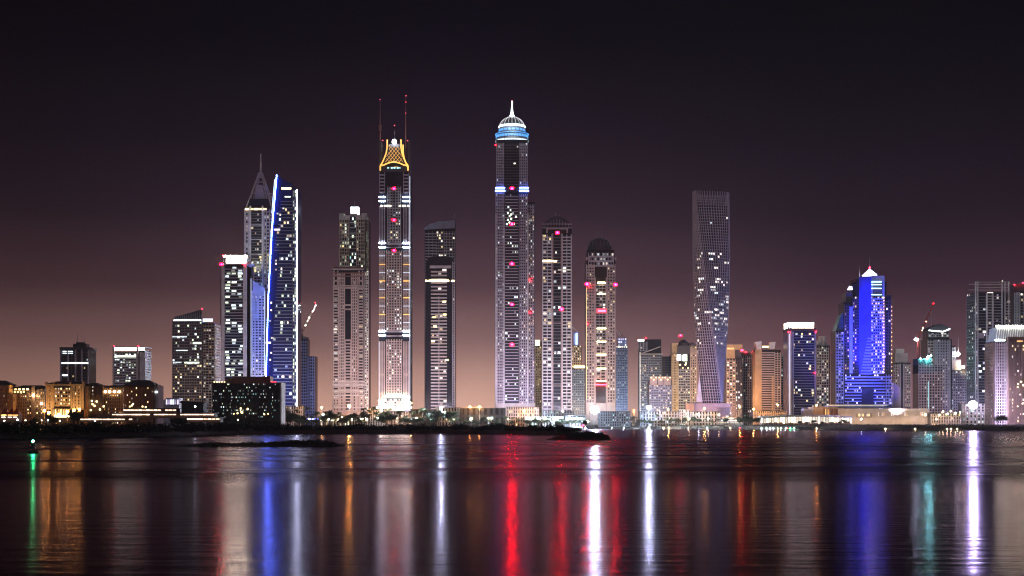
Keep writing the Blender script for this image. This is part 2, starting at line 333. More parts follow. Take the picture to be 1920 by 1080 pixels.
def leafclump(b, c, r, n, mat, s=.9, flat=.7, rr=rnd):
    for _ in range(n):
        while True:
            d = Vector((rr.uniform(-1, 1), rr.uniform(-1, 1), rr.uniform(-1, 1)))
            if d.length < 1: break
        p = Vector(c) + Vector((d.x * r, d.y * r, d.z * r * flat)); u = Vector((rr.uniform(-1, 1), rr.uniform(-1, 1), rr.uniform(-.6, .6))).normalized(); w = u.orthogonal().normalized()
        w = (w * rr.uniform(.4, 1) + u.cross(w) * rr.uniform(-1, 1)).normalized(); q = rr.uniform(.6, 1.2) * s
        b.quad([p - u * q, p - w * q * .5, p + u * q, p + w * q * .5], mat)
# scrub covering the spit: nobody could count it
b = MB(); rs = random.Random(3)
for i in range(2700):
    px = rs.uniform(-60, 1088); D = lerp(SH, px) + rs.choice([rs.uniform(8, 40), rs.uniform(30, 110)])
    hh = (2.6 + 3.9 * vnoise(px * .045, D * .01) + 1.2 * vnoise(px * .2, D * .05)) * lerp([(0, 1.25), (380, 1.15), (600, 1), (1040, .9), (1090, .35)], px)
    D = max(D, lerp(SH, px) + hh * .8)
    leafclump(b, (X(px, D), D, 2.0 + hh * .55), rs.uniform(1.6, 2.8), 9, 'scrubleaf', 1.0, hh / 5 + .3, rs)
for i in range(1500):
    px = rs.uniform(1096, 1980); D = lerp(SH, px) + rs.uniform(14, 50)
    leafclump(b, (X(px, D), D, berm(px) + .1), rs.uniform(1.2, 2.6), 7, 'scrubleaf', .8, .35, rs)
tag(b.build('shore_scrub'), kind='stuff')

# rocks: revetment along the quay is one mass; the two islets are mounds of boulders
def boulder(b, c, r, rr, mat='rock'):
    i = len(b.v); prof = [(.35, -.7), (.95, -.25), (1, .25), (.55, .75), (.02, .95)]
    n = 6; k = b.mi(mat)
    for (q, z) in prof:
        for a in range(n):
            t = 2 * math.pi * (a + .3) / n; f = rr.uniform(.75, 1.15); b.v.append((c[0] + r * q * f * math.cos(t), c[1] + r * q * f * math.sin(t), c[2] + r * z * rr.uniform(.8, 1.1)))
    for j in range(len(prof) - 1):
        for a in range(n):
            e = (a + 1) % n; b.f.append((i + j * n + a, i + j * n + e, i + (j + 1) * n + e, i + (j + 1) * n + a)); b.m.append(k)
b = MB()
for i in range(1500):
    px = rs.uniform(1094, 1990); D = lerp(SH, px) + rs.uniform(-3, 12)
    boulder(b, (X(px, D), D, .2 + max(0, (D - lerp(SH, px))) * .28), rs.uniform(.5, 1.2), rs)
for i in range(700):
    px = rs.uniform(-30, 1090); D = lerp(SH, px) + rs.uniform(-3, 5)
    boulder(b, (X(px, D), D, .3), rs.uniform(.4, .9), rs)
tag(b.build('shore_rocks'), kind='stuff')
def islet(name, label, px0, px1, D, prof, dep, n):
    b = MB(); x0, x1 = X(px0, D), X(px1, D)
    for i in range(n):
        u = rs.random(); h = lerp(prof, px0 + (px1 - px0) * u); v = rs.uniform(-1, 1); zc = h * (1 - v * v) * rs.uniform(.0, .95)
        boulder(b, (x0 + (x1 - x0) * u, D + dep / 2 + v * dep / 2, zc - .1), rs.uniform(.45, .95) * (1 if h > 1.2 else .6), rs)
    # the mound they lie on
    k = b.mi('rock'); N_ = 40; i0 = len(b.v)
    for a in range(N_ + 1):
        px = px0 + (px1 - px0) * a / N_; h = max(.0, lerp(prof, px) * .75) if 0 < a < N_ else -.4; xx = X(px, D)
        for v, q in ((-1, -.6), (-.6, .55), (-.2, 1), (.2, 1), (.6, .55), (1, -.6)):
            b.v.append((xx, D + dep / 2 + v * dep / 2, h * q if q > 0 else -.6))
    for a in range(N_):
        for v in range(5):
            i = i0 + a * 6 + v; b.f.append((i, i + 6, i + 7, i + 1)); b.m.append(k)
    o = b.build(name); tag(o, label, 'breakwater', 'rock breakwaters in the bay'); return o
islet('rock_breakwater', 'long low dark rock breakwater lying in the water left of centre', 328, 640, 655, [(328, .1), (345, .5), (385, 1.6), (470, 1.5), (540, 2.4), (560, 3.0), (575, 2.7), (590, 2.9), (612, 2.5), (625, 1.4), (640, .3)], 14, 1100)
islet('rock_breakwater', 'short dark rock breakwater curving out from the tip of the spit', 1026, 1146, 880, [(1026, .2), (1045, 1.6), (1070, 3.2), (1095, 4.8), (1115, 5.2), (1130, 4.4), (1140, 3.0), (1146, .8)], 26, 900)

# ---------------------------------------------------------------- haze
hz = bpy.data.materials.new('haze'); hz.use_nodes = True; N, L = nodes(hz); N.clear()
v = N.new('ShaderNodeVolumePrincipled'); v.inputs['Color'].default_value = (.93, .90, .95, 1); v.inputs['Density'].default_value = .00003; v.inputs['Anisotropy'].default_value = 0.25
o_ = N.new('ShaderNodeOutputMaterial'); L.new(v.outputs[0], o_.inputs['Volume']); MATS['haze'] = hz
b = MB(); b.box(-5200, 5200, -700, 7800, -3, 520, 'haze'); tag(b.build('haze'), kind='stuff')
# ---------------------------------------------------------------- towers (front row about 2080 m away)
D1 = 2080.0; DB = 2300.0
# --- far left offices
t = T('office_block', 'dark office block with a rooftop mast and one lit floor, behind the hotel', 'office block', 140, 1750)
t.box('body', 113, 167, 656, mat='glass', y1=30); t.bay(113.5, 166.5, 657, pitch=5.2, th=.25, nc=10, tw=.22, mat='dark', lit=.05, pal='W1,W2,Y1', pr=.4)
for px in (114, 128, 142, 154, 166): t.pier(px, 655, w=1.6, mat='lilac', pr=1)
t.box('roof', 112, 168, 651, 656, 'dark', -1, 31); t.box('plant_room', 134, 158, 644, 651, 'charcoal', 6, 22); t.box('plant_room', 139, 152, 641, 644, 'charcoal', 8, 20)
t.mast(141, 644, 622); t.mast(152, 644, 634, y=14); t.mast(148, 644, 636, y=12)
t.strip(116, 166, [680.8], 1.5, 'win_W2', -1.2, 'lit_floor')
for a, c in ((118, 125), (128, 137)): t.strip(a, c, [659, 662.5], 1.1, 'win_W2', -.9, 'lit_floor')
t.strip(118, 127, [703.5], 1.6, 'win_W3', -.9, 'lit_floor')
t.done()
t = T('office_block', 'pale office block with a brightly lit roof storey, behind the hotel', 'office block', 241, 1750)
t.box('body', 212, 257, 660, mat='glassgrey', y1=30); t.box('body', 259, 271, 656, mat='glass', y1=30)
t.bay(214, 256, 663, pitch=5.0, th=.45, nc=8, tw=.06, mat='white', lit=.30, pal='W2,G1,W1,G2', pr=.5)
t.bay(262, 271, 661, pitch=5.0, th=.55, nc=1, tw=.5, mat='white', lit=.2, pal='W1', pr=.5)
t.bay(0, 30, 656, pitch=5.0, th=.5, nc=5, tw=.4, mat='white', lit=.2, pal='W1', pr=.5, side=('R', 271)); t.pier(213, 651, w=2, mat='palepanel', pr=1); t.pier(258, 651, w=2.4, mat='palepanel', pr=1)
t.box('roof', 210, 273, 650, 651.6, 'white', -2, 32); t.strip(215, 256, [654.5], 3.0, 'crown_warm', -.6, 'lit_storey'); t.strip(260, 271, [654.5], 2.6, 'crown_warm', -.6, 'lit_storey')
t.strip(216, 255, [667, 669], .8, 'win_G3', -.9, 'lit_floor')
t.avi(213, 649, 2, .6, 'avi_small'); t.avi(259, 649, 2, .6, 'avi_small'); t.done()
# --- glass tower with raked glass crown
t = T('glass_tower', 'broad glass tower with a raked lit glass crown, left of the dark hotel', 'tower', 360, 1950, yaw=-4)
t.box('body', 322, 379, 602, mat='glassgrey', y1=30); t.box('body', 379, 402, 606, mat='glass', y0=3, y1=30)
t.bay(322.5, 378.5, 603, 684, pitch=5.3, th=.22, nc=12, tw=.06, mat='lilac', lit=.16, pal='W1,G2,W2,P1', pr=.25)
t.bay(322.5, 378.5, 684, pitch=5.3, th=.28, nc=12, tw=.14, mat='palepanel', lit=.20, pal='Y2,P2,Y1,O1', pr=.25)
t.bay(380, 401.5, 607, pitch=5.2, th=.38, nc=4, tw=.1, mat='palepanel', lit=.22, pal='P1,W1,Y1,P2', pr=1.2, y=3)
t.bay(3, 30, 607, pitch=5.2, th=.5, nc=5, tw=.4, mat='palepanel', lit=.2, pal='P1,Y1', pr=.8, side=('R', 402)); t.poly('crown', [(325, 601), (325, 594), (378, 580), (378, 601)], 'glassgrey', 2, 2.8)
for i in range(14): t.mast(325 + i * 4.08, 601, 594.5 - i * 1.02, y=1.2, r=.35, r2=.35, name='crown_fin')
t.strip(325, 377, [600.5], 1.2, 'crown_cool', 0, 'light_strip'); t.strip(379, 398, [600], 4, 'strip_soft', 4, 'light_strip')
t.strip(323, 350, [631.5], .9, 'win_W2', -.7, 'lit_floor'); t.strip(362, 378, [643.5], 1.4, 'win_G3', -.7, 'lit_floor'); t.strip(346, 374, [680], 1.6, 'win_G3', -.7, 'lit_floor')
t.strip(330, 352, [657], 1.1, 'win_W2', -.7, 'lit_floor'); t.strip(324, 340, [679.5], 1.4, 'win_W2', -.7, 'lit_floor')
t.avi(378, 579, 3, .6, 'avi_small'); t.done()
# --- office tower with lit crown
t = T('office_tower', 'office tower with a blazing white crown, leftmost of the tall cluster', 'tower', 440, D1)
t.box('body', 416, 463, 497, mat='glass', y1=34)
t.bay(421.5, 456, 500, pitch=5.45, th=.30, nc=3, tw=0, mat='coolgrey', lit=.5, pal='G2,W2,G1,G3,W1', pr=.3)
t.box('wall', 415.5, 421, 496, mat='palepanel', y0=-1.2, y1=34.5); t.box('wall', 456, 463, 496, mat='white', y0=-1.2, y1=34.5)
t.box('wall', 413.2, 414.4, 520, mat='dark', y0=-.5, y1=1)
t.box('roof', 414.5, 471, 493.5, 496, 'palepanel', -2, 35); t.box('crown', 424, 460, 484, 493.5, 'palepanel', 4, 28)
t.newbox('lit_panel', 424.5, 460, 483.5, 492.5, 'crown_white', 3, 3.9); t.strip(420, 463, [480.5], 2.2, 'crown_white', 0)
for i in range(12): t.mast(419.5 + i * 4, 493, 477.5, y=0, r=.3, r2=.3, name='crown_fin')
t.avi(416, 496, -3, .8); t.avi(459, 496, -3, .6, 'avi_small'); t.avi(418, 479, -2, .5, 'avi_small')
t.done()
t = T('apartment_tower', 'white curved apartment tower edged in blue light, beside the blazing crown tower', 'tower', 482, 2110)
t.poly('body', [(463, 497), (468, 497), (468, 520), (484, 535), (498, 541), (498, 790), (463, 790)], 'glass', 0, 30)
t.bay(472, 497, 545, pitch=5.2, th=.5, nc=4, tw=.35, mat='white', lit=.14, pal='P2,P1,W1,P3', pr=1.0)
t.poly('wall', [(474, 526), (484, 533), (497, 541), (497, 553), (474, 553)], 'white', -1, .1); t.pier([477, 483], 530, 600, w=3, mat='white')
t.bay(463.5, 466.5, 500, pitch=5.2, th=.3, nc=1, tw=.1, mat='indigo', lit=.2, pal='B2', pr=.6)
t.vstrip((467.4, 500), (467.4, 790), .45, 'strip_blue', -1.5); t.vstrip((471, 522), (471, 790), .3, 'strip_soft', -1.5); t.vstrip((497, 545), (496, 790), .35, 'strip_soft', -1.5)
t.done()
# --- spire tower
t = T('spire_tower', 'tower with a lattice pyramid top and a tall pale spire', 'tower', 485, 2180)
t.box('body', 458, 511, 388, mat='glass', y1=40)
t.poly('body', [(461, 388), (465, 372), (503, 372), (509, 388)], 'glass', 3, 37)
t.bay(458, 468, 392, 560, pitch=7.4, th=.35, nc=1, tw=.35, mat='lilac', lit=.3, pal='P1,W1,Y1,P2', pr=1.2)
t.bay(471, 491, 395, 545, pitch=5, th=.10, nc=4, tw=0, mat='lilac', lit=.13, pal='Y1,P1,W1,Y2', pr=.2)
t.bay(494, 511, 392, 560, pitch=6.4, th=.35, nc=3, tw=.35, mat='lilac', lit=.22, pal='P1,W1,Y1', pr=1.2)
t.pier([469.5, 492.5], 386, w=2.2, mat='white', pr=2); t.band(468, 494, [422, 449, 477, 504, 531], 1.2, 'white', pr=1.8)
t.bay(470, 494, 508, 560, pitch=6, th=.35, nc=4, tw=.2, mat='lilac', lit=.3, pal='W2,T2,P2', pr=.5)
for i in range(5): t.newbox('lit_panel', 460 + i * 8.2, 467 + i * 8.2, 390.5, 394, 'win_Y3', -1.4, -1)
for i in range(6): t.band(500 + (i * .3), 513, 362 + i * 6.2, 1.1, 'lilac', y=6 + i, pr=2)
apex = (485, 322)
for y_ in (0, 36):
    for q in ((462, 388), (470, 372), (500, 372), (509, 388)):
        b = MB(); b.bar((t.x(q[0]), y_, t.z(q[1])), (t.x(485 + (q[0] - 485) * .12), 18 + (y_ - 18) * .15, t.z(320)), .8, 'palepanel', 5); t.one('lattice_rib', b)
for py, hw in ((372, 17), (360, 12.8), (349, 9.4), (338, 6.3), (329, 4)):
    b = MB()
    y0 = 18 - hw * .7; y1 = 18 + hw * .7
    for (a, c) in (((485 - hw, y0), (485 + hw, y0)), ((485 - hw, y1), (485 + hw, y1)), ((485 - hw, y0), (485 - hw, y1)), ((485 + hw, y0), (485 + hw, y1))):
        b.bar((t.x(a[0]), a[1], t.z(py)), (t.x(c[0]), c[1], t.z(py)), .5, 'palepanel', 5)
    t.one('lattice_ring', b)
t.poly('crown', [(473, 388), (476, 366), (480, 345), (490, 345), (494, 366), (497, 388)], 'lilac', 8, 28)
t.mast(485, 330, 284, y=18, r=1.9, r2=.8, mat='palepanel', name='spire'); t.done()
# --- sail-shaped blue glass tower
t = T('sail_tower', 'dark blue glass tower with a raked top and white-blue light lines on its edges', 'tower', 528, D1)
t.poly('body', [(519, 328), (547, 345), (547, 352), (557, 356), (557, 792), (498, 792), (499, 700), (503, 560), (510, 430)], 'glassblue', 0, 42)
t.bay((527, 514), 548, 372, 470, pitch=6.3, th=.16, nc=5, tw=0, mat='coolgrey', lit=.18, pal='P2,W2,Y2,P1', pr=1.0)
t.bay((524, 511), 548, 470, 640, pitch=6.3, th=.18, nc=6, tw=0, mat='coolgrey', lit=.16, pal='W2,P2,G2,W1', pr=1.0)
t.bay(512, 548, 640, pitch=6.3, th=.24, nc=5, tw=0, mat='bluewall', lit=.10, pal='W2,P2,B2', pr=1.0)
t.bay(549, 555.5, 357, pitch=6.3, th=.22, nc=2, tw=.1, mat='coolgrey', lit=.38, pal='G2,W2,G1,G3', pr=.9)
for p_, q_ in (((519, 328), (510, 430)), ((510, 430), (503, 560)), ((503, 560), (499, 700)), ((499, 700), (498, 790))): t.vstrip(p_, q_, .42, 'strip_edge', -.5)
t.vstrip((515, 336), (509.5, 400), .4, 'strip_soft', -.5); t.vstrip((556.8, 356), (556.8, 790), .42, 'strip_white', -.4)
t.strip(528, 546, [353.5], 2.6, 'win_Y3', -.5, 'lit_floor'); t.strip(534, 545, [369], 1.5, 'win_G2', -.5, 'lit_floor'); t.strip(514, 525, [430.5], 1.6, 'win_P3', -.5, 'lit_floor'); t.strip(498.5, 508, [642.5], 2, 'win_P3', -.5, 'lit_floor')
for (a, c) in ((519, 399), (524, 401), (530, 389), (519, 457), (516, 487), (516, 493), (516, 504), (507, 566), (507, 580), (505, 600), (508, 632), (511, 632), (507, 660), (505, 673)): t.newbox('lit_panel', a, a + 3, c, c + 3, 'win_P2', -.4, -.1)
t.done()
# --- tower under construction with crane
t = T('construction_tower', 'grey concrete frame tower under construction, right of the blue glass tower', 'tower', 572, 2230)
t.box('body', 557, 577, 636, mat='glass', y1=24); t.box('body', 577, 591, 668, mat='glass', y1=28); t.poly('crown', [(557, 636), (557, 628), (576, 632), (576, 636)], 'grey', 0, 20)
t.bay(557, 576.5, 637, pitch=5.6, th=.4, nc=5, tw=.3, mat='bluewall', lit=.03, pal='W1', pr=.8); t.bay(577, 590.5, 668, pitch=5.6, th=.42, nc=3, tw=.35, mat='bluewall', lit=.03, pal='W1', pr=1.2)
t.done()
def lattice(b, p, q, w, mat, n, th=.22, taper=1):
    p, q = Vector(p), Vector(q); d = (q - p).normalized(); u = Vector((0, 1, 0)) if abs(d.y) < .9 else Vector((1, 0, 0)); s = d.cross(u).normalized(); u = s.cross(d).normalized()
    cn = [(a, c) for a in (-1, 1) for c in (-1, 1)]
    def pt(f, a, c): ww = w * (1 + (taper - 1) * f); return p.lerp(q, f) + s * a * ww + u * c * ww
    for a, c in cn: b.bar(pt(0, a, c), pt(1, a, c), th, mat, 4)
    for i in range(n):
        f0, f1 = i / n, (i + 1) / n
        for (a, c), (e, g_) in (((-1, -1), (1, -1)), ((1, -1), (1, 1)), ((1, 1), (-1, 1)), ((-1, 1), (-1, -1))):
            b.bar(pt(f0, a, c), pt(f1, e, g_), th * .7, mat, 4)
def crane(label, cx, D, base_y, pivot_y, tip, lamps, mat='rust', back=6, lmat='bulb_cool', lr=.5):
    r = empty('tower_crane', (X(cx, D), D, GZ)); tag(r, label, 'crane', 'cranes among the towers')
    zz = lambda py: Z(py, D) - GZ; xx = lambda px: (px - cx) * D / F
    b = MB(); lattice(b, (0, 0, max(0, zz(base_y))), (0, 0, zz(pivot_y)), 1.2, mat, 14, .3); b.build('mast', r)
    b = MB(); lattice(b, (0, 0, zz(pivot_y)), (xx(tip[0]), 0, zz(tip[1])), 1.0, mat, 16, .28, .5); b.build('jib', r)
    b = MB(); b.bar((0, 0, zz(pivot_y)), (xx(cx - back), 0, zz(pivot_y) + 1), .7, mat, 5); b.box(xx(cx - back) - 2, xx(cx - back) + 1.5, -1.2, 1.2, zz(pivot_y) - 1.6, zz(pivot_y) + 1.6, 'dark'); b.build('counterweight', r)
    b = MB(); b.bar((0, 0, zz(pivot_y)), (xx(cx - back * .4), 0, zz(pivot_y) + 9), .4, mat, 5); b.bar((xx(cx - back * .4), 0, zz(pivot_y) + 9), (xx(tip[0]) * .7, 0, zz(pivot_y + (tip[1] - pivot_y) * .7)), .15, mat, 4); b.build('tie_frame', r)
    b = MB(); b.box(-.2, 2.6, -2.8, -1.2, zz(pivot_y) - 2.6, zz(pivot_y), 'palepanel'); b.build('cab', r)
    for (px, py, m_, s_) in lamps:
        b = MB(); b.ball((xx(px), -1.4, zz(py)), lr * s_, m_, 8, 5); b.build('lamp', r)
    return r
crane('dark luffing crane with a line of white lamps, above the grey frame tower', 566, 2215, 636, 622, (593, 571), [(592, 573, 'bulb_cool', .9), (590, 579, 'bulb_cool', .8), (587, 584, 'bulb_cool', .8), (580, 596, 'bulb_cool', .9), (577, 602, 'bulb_cool', .8), (573, 610, 'bulb_cool', .9), (592, 568, 'avi_small', .6)])
# --- beige twin towers
t = T('residential_tower', 'pale tower with a square lit lantern on its roof', 'tower', 663, 2260)
t.box('body', 636.5, 686, 406, mat='glass', y1=36); t.box('body', 686, 691, 408, mat='glass', y0=3, y1=36)
t.bay(636.5, 655, 406, pitch=6.6, th=.30, nc=4, tw=.35, mat='beige', lit=.33, pal='G2,Y2,G1,W2,Y1', pr=1.0); t.bay(668, 685, 412, pitch=6.6, th=.30, nc=4, tw=.35, mat='beige', lit=.22, pal='G2,Y1,G1', pr=1.0)
t.bay(655.5, 667.5, 407, pitch=6.6, th=.12, nc=3, tw=0, mat='coolgrey', lit=.2, pal='W2,G2,T1', pr=.3); t.bay(686.3, 690.8, 409, pitch=5, th=.4, nc=2, tw=.3, mat='beige', lit=.5, pal='G1,Y1,G2', pr=.7, y=3)
for a, c, d in ((636, 645, 400), (646, 656, 404), (667, 677, 404), (678, 687, 400), (687, 691.5, 406)): t.box('crown', a, c, d, 412, 'palepanel', -1.6, 30)
t.band(656, 667, [417, 427, 437, 444], 1.2, 'white', pr=1)
t.box('lantern_base', 655, 669, 399, 406, 'palepanel', 8, 22); t.newbox('lantern', 656.5, 671, 386.5, 399, 'crown_cool', 9, 21); t.newbox('lantern_roof', 656, 671.5, 385.5, 386.5, 'white', 8, 22); t.mast(663, 386, 376, y=12); t.done()
t = T('residential_tower', 'beige stone residential tower with a stepped cornice, in front of the lantern tower', 'tower', 655, D1)
t.box('body', 624, 682, 506, mat='glass', y1=34); t.box('body', 682, 691, 506, mat='glasswarm', y0=4, y1=34)
t.bay(624.5, 635, 538, pitch=5.6, th=.45, nc=1, tw=.12, mat='pink', lit=.22, pal='G1,P1,W1,P2', pr=1.6); t.bay(672, 681.5, 538, pitch=5.6, th=.45, nc=1, tw=.12, mat='pink', lit=.2, pal='G1,Y1,P1', pr=1.6)
t.bay(635, 647, 512, pitch=5.6, th=.45, nc=3, tw=.45, mat='pink', lit=.05, pal='P1,W1', pr=.9); t.bay(658, 671, 512, pitch=5.6, th=.45, nc=3, tw=.45, mat='pink', lit=.05, pal='P1,W1', pr=.9)
t.bay(647, 658, 640, pitch=5.6, th=.4, nc=1, tw=.1, mat='pink', lit=.08, pal='P1,G1', pr=.9)
t.bay(624.5, 635, 508, 538, pitch=10, th=.3, nc=1, tw=.3, mat='pink', lit=0, pr=1.0); t.bay(672, 681.5, 508, 538, pitch=10, th=.3, nc=1, tw=.3, mat='pink', lit=0, pr=1.0)
t.bay(683, 691, 507, pitch=5.0, th=.45, nc=2, tw=.3, mat='palepanel', lit=.30, pal='G1,Y1,G2', pr=.8, y=4)
t.band(624, 683, [512, 518], 1.4, 'rust'); t.band(624, 683, [505, 536, 540], 1.8, 'pink', pr=2); t.band(646, 659, [572, 580, 638], 2, 'pink')
t.band(624, 683, [716, 722, 733, 741, 764], 1.6, 'palepanel', pr=1.8)
for a in (625, 630, 637, 644, 661, 668, 675, 681): t.pier(a, 742, w=2.2, mat='pink', pr=1.4)
t.box('crown', 625, 681, 500, 506, 'rust', 2, 30); t.box('crown', 640, 664, 497.5, 500, 'pink', 6, 24)
t.box('podium', 620, 700, 771, mat='pink', y0=-14, y1=10); t.done()
# --- tower with the gold lattice crown
t = T('gold_crown_tower', 'slender tower with a glowing gold lattice crown and two thin masts', 'tower', 739, D1)
t.box('body', 711, 767, 322, mat='glass', y1=40); t.box('body', 767, 770, 330, mat='glass', y0=2, y1=38)
for (a, c) in ((711, 722), (756, 767)):
    t.bay(a, c, 323, 362, pitch=6.6, th=.4, nc=1, tw=.1, mat='lilac', lit=.0, pr=1.2)
    t.bay(a, c, 386, 458, pitch=72, th=.02, nc=2, tw=.42, mat='lilac', lit=.0, pr=1.2)
    t.bay(a, c, 470, 622, pitch=7.8, th=.35, nc=2, tw=.5, mat='pink', lit=.03, pal='Y2,G2', pr=1.2)
    t.bay(a, c, 640, 768, pitch=64, th=.05, nc=2, tw=.5, mat='pink', lit=.0, pr=1.2)
t.bay(726, 752, 350, 460, pitch=5.2, th=.42, nc=5, tw=.4, mat='grey', lit=.10, pal='W2,P2,Y2', pr=.8)
t.bay(724, 754, 470, 620, pitch=5.2, th=.42, nc=6, tw=.42, mat='pink', lit=.20, pal='W2,G2,P2,W3', pr=.8)
t.bay(724, 754, 636, 744, pitch=5.2, th=.42, nc=6, tw=.42, mat='pink', lit=.16, pal='W2,G2,P2,W3', pr=.8)
t.bay(720, 758, 748, 770, pitch=6, th=.4, nc=8, tw=.3, mat='palepanel', lit=.5, pal='G2,W2,P3', pr=2.0)
for py in (369.5, 377.5, 456, 464, 621.5, 629):
    for a, c in ((710.5, 722.5), (755.5, 768)): t.strip(a, c, [py], 1.3, 'strip_white', -1.9)
for py in (496, 527, 558.5, 590): t.strip(711, 722.5, [py], 1.1, 'strip_gold', -1.8); t.strip(756, 768, [py], 1.1, 'strip_gold', -1.8)
for py in (480, 511.5, 543, 574, 605): t.strip(711, 722.5, [py], .6, 'strip_soft', -1.8); t.strip(756, 768, [py], .6, 'strip_soft', -1.8)
t.band(724, 754, [457, 464, 622, 630], 1.6, 'lilac', pr=1.4)
for a in (714, 720, 724, 728, 731, 748, 754, 758, 764): t.newbox('lit_panel', a, a + 3, 384.6, 388, 'win_P3', -1.4, -1.1)
for a, c in ((718, 722), (731, 727)): pass
for (x0_, y0_, x1_, y1_) in ((721, 744, 757, 744),): t.strip(x0_, x1_, [y0_], 1.6, 'crown_white', -2.4)
t.vstrip((711, 640), (711, 765), .25, 'strip_soft'); t.vstrip((768.5, 330), (768.5, 765), .3, 'strip_soft', -.5)
t.strip(710, 722, [752, 759], 1.4, 'crown_white', -2); t.strip(755, 768, [745, 753], 1.4, 'crown_white', -2); t.strip(706, 772, [764], 1.2, 'crown_white', -3)
# crown: curved gold ribs, a lattice between them and an arch
def curve(pts, part, w, mat, y):
    b = MB()
    for p, q in zip(pts, pts[1:]): b.bar((t.x(p[0]), y, t.z(p[1])), (t.x(q[0]), y, t.z(q[1])), w, mat, 6)
    t.one(part, b)
Lc = [(726, 262), (726, 275), (724.5, 286), (721, 296), (717, 305), (713, 311), (713, 320)]
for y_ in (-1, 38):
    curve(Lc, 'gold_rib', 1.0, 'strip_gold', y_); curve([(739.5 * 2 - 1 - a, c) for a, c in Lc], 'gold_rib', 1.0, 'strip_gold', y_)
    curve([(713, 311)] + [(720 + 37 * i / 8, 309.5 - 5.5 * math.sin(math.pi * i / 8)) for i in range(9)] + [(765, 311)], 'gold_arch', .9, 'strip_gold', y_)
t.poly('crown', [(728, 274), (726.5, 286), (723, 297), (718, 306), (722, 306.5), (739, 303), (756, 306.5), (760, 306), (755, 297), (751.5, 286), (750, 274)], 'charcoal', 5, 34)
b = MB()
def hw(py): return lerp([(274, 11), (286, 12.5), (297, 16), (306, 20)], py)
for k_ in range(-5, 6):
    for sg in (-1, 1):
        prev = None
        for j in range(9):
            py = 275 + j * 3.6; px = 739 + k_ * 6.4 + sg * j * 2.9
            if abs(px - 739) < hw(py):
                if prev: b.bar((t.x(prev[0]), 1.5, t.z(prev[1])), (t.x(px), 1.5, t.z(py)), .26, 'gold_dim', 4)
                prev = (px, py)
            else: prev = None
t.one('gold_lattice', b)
t.poly('crown', [(711, 322), (716, 312), (762, 312), (767, 322)], 'dark', 0, 39)
t.box('crown', 729, 749, 268, 275, 'dark', 8, 30)
b = MB(); b.ball((t.x(739), 4, t.z(264.5)), 3.0, 'globe_light', 10, 6); t.one('beacon', b); t.mast(739, 262, 240, y=12, r=.5); t.avi(738.5, 232, 12, .6, 'avi_tiny')
t.poly('wall', [(709.5, 262), (714, 264), (714, 322), (709.5, 322)], 'dark', 4, 36); t.poly('wall', [(764, 264), (767.5, 262), (767.5, 322), (764, 322)], 'dark', 4, 36)
t.mast(711.5, 300, 184, y=10, r=1.3, r2=.3, mat='rust'); t.mast(758.5, 300, 172, y=24, r=1.0, r2=.25, mat='rust')
for py in (240, 232, 236): t.box('mast_ring', 708.8, 714.2, py, py + 1.5, 'rust', 7, 13)
t.avi(711.5, 184, 9, .6, 'avi_tiny'); t.avi(759, 173, 22, .6, 'avi_tiny'); t.avi(759, 185, 22, .5, 'avi_tiny'); t.avi(758.5, 206, 22, .5, 'avi_tiny'); t.avi(717.5, 263, 1, .6, 'avi_tiny'); t.avi(764, 263.5, 1, .6, 'avi_tiny')
for a in (726, 733, 738, 744, 748): t.newbox('lit_panel', a, a + 3.4, 313.5, 316, 'win_T2', -.5, -.2)
for py in (354, 413, 470): t.avi(739, py, -2.2, .75)
for a in (738,): t.bay(736, 741, 354, 380, pitch=26, th=.03, nc=1, tw=.3, mat='dark', lit=0, pr=1)
t.box('podium', 706, 774, 772, mat='palepanel', y0=-16, y1=8); t.done()
# --- curved-top pair
t = T('apartment_tower', 'grey balcony tower with a raked curved roof, behind the dark curved tower', 'tower', 826, 2260)
t.poly('body', [(796, 790), (796, 430), (806, 422), (822, 417), (853, 413), (854, 790)], 'glass', 0, 34)
t.poly('crown', [(796, 431), (796, 427), (806, 420), (822, 415.5), (853, 413), (853, 428), (820, 429)], 'coolgrey', -1, 30)
t.bay(796.5, 818, 434, pitch=5.4, th=.4, nc=3, tw=.06, mat='grey', lit=.03, pal='P2,W2', pr=1.2); t.bay(832, 853.5, 434, pitch=5.4, th=.4, nc=4, tw=.25, mat='grey', lit=.10, pal='P2,Y2', pr=1.2); t.bay(818, 831, 434, pitch=5.4, th=.3, nc=3, tw=.1, mat='grey', lit=.32, pal='P2,Y2,P3', pr=.4)
t.mast(852, 414, 398, y=10, r=.3); t.done()
t = T('apartment_tower', 'dark rounded apartment tower with pale balcony bands and one lit floor', 'tower', 826, D1)
t.poly('body', [(798, 790), (798, 495), (803, 484), (812, 480.5), (840, 480.5), (849, 484), (853, 495), (853, 790)], 'glassblue' if 0 else 'glass', 0, 34)
t.bay(808, 838, 504, 560, pitch=6.6, th=.40, nc=3, tw=0, mat='palepanel', lit=.10, pal='P1,P2', pr=1.6)
t.bay(808, 822.3, 560, 768, pitch=6.2, th=.42, nc=2, tw=0, mat='palepanel', lit=.14, pal='P2,P1,Y1', pr=1.6); t.bay(823.7, 838, 560, 768, pitch=6.2, th=.42, nc=2, tw=0, mat='palepanel', lit=.14, pal='P2,P1,Y1', pr=1.6)
t.pier(823, 556, w=.9, mat='palepanel', pr=1.8); t.box('crown', 806, 846, 498, 503, 'palepanel', -1.6, .2); t.box('crown', 809, 838, 484, 496, 'glass', -.6, 4)
t.strip(804, 842, [526.5], 1.8, 'yellowband', -1.9, 'lit_floor'); t.strip(798, 801, [526.5], 2.0, 'yellowband', -.6, 'lit_floor'); t.strip(846, 853, [526.5], 1.6, 'yellowband', -.6, 'lit_floor')
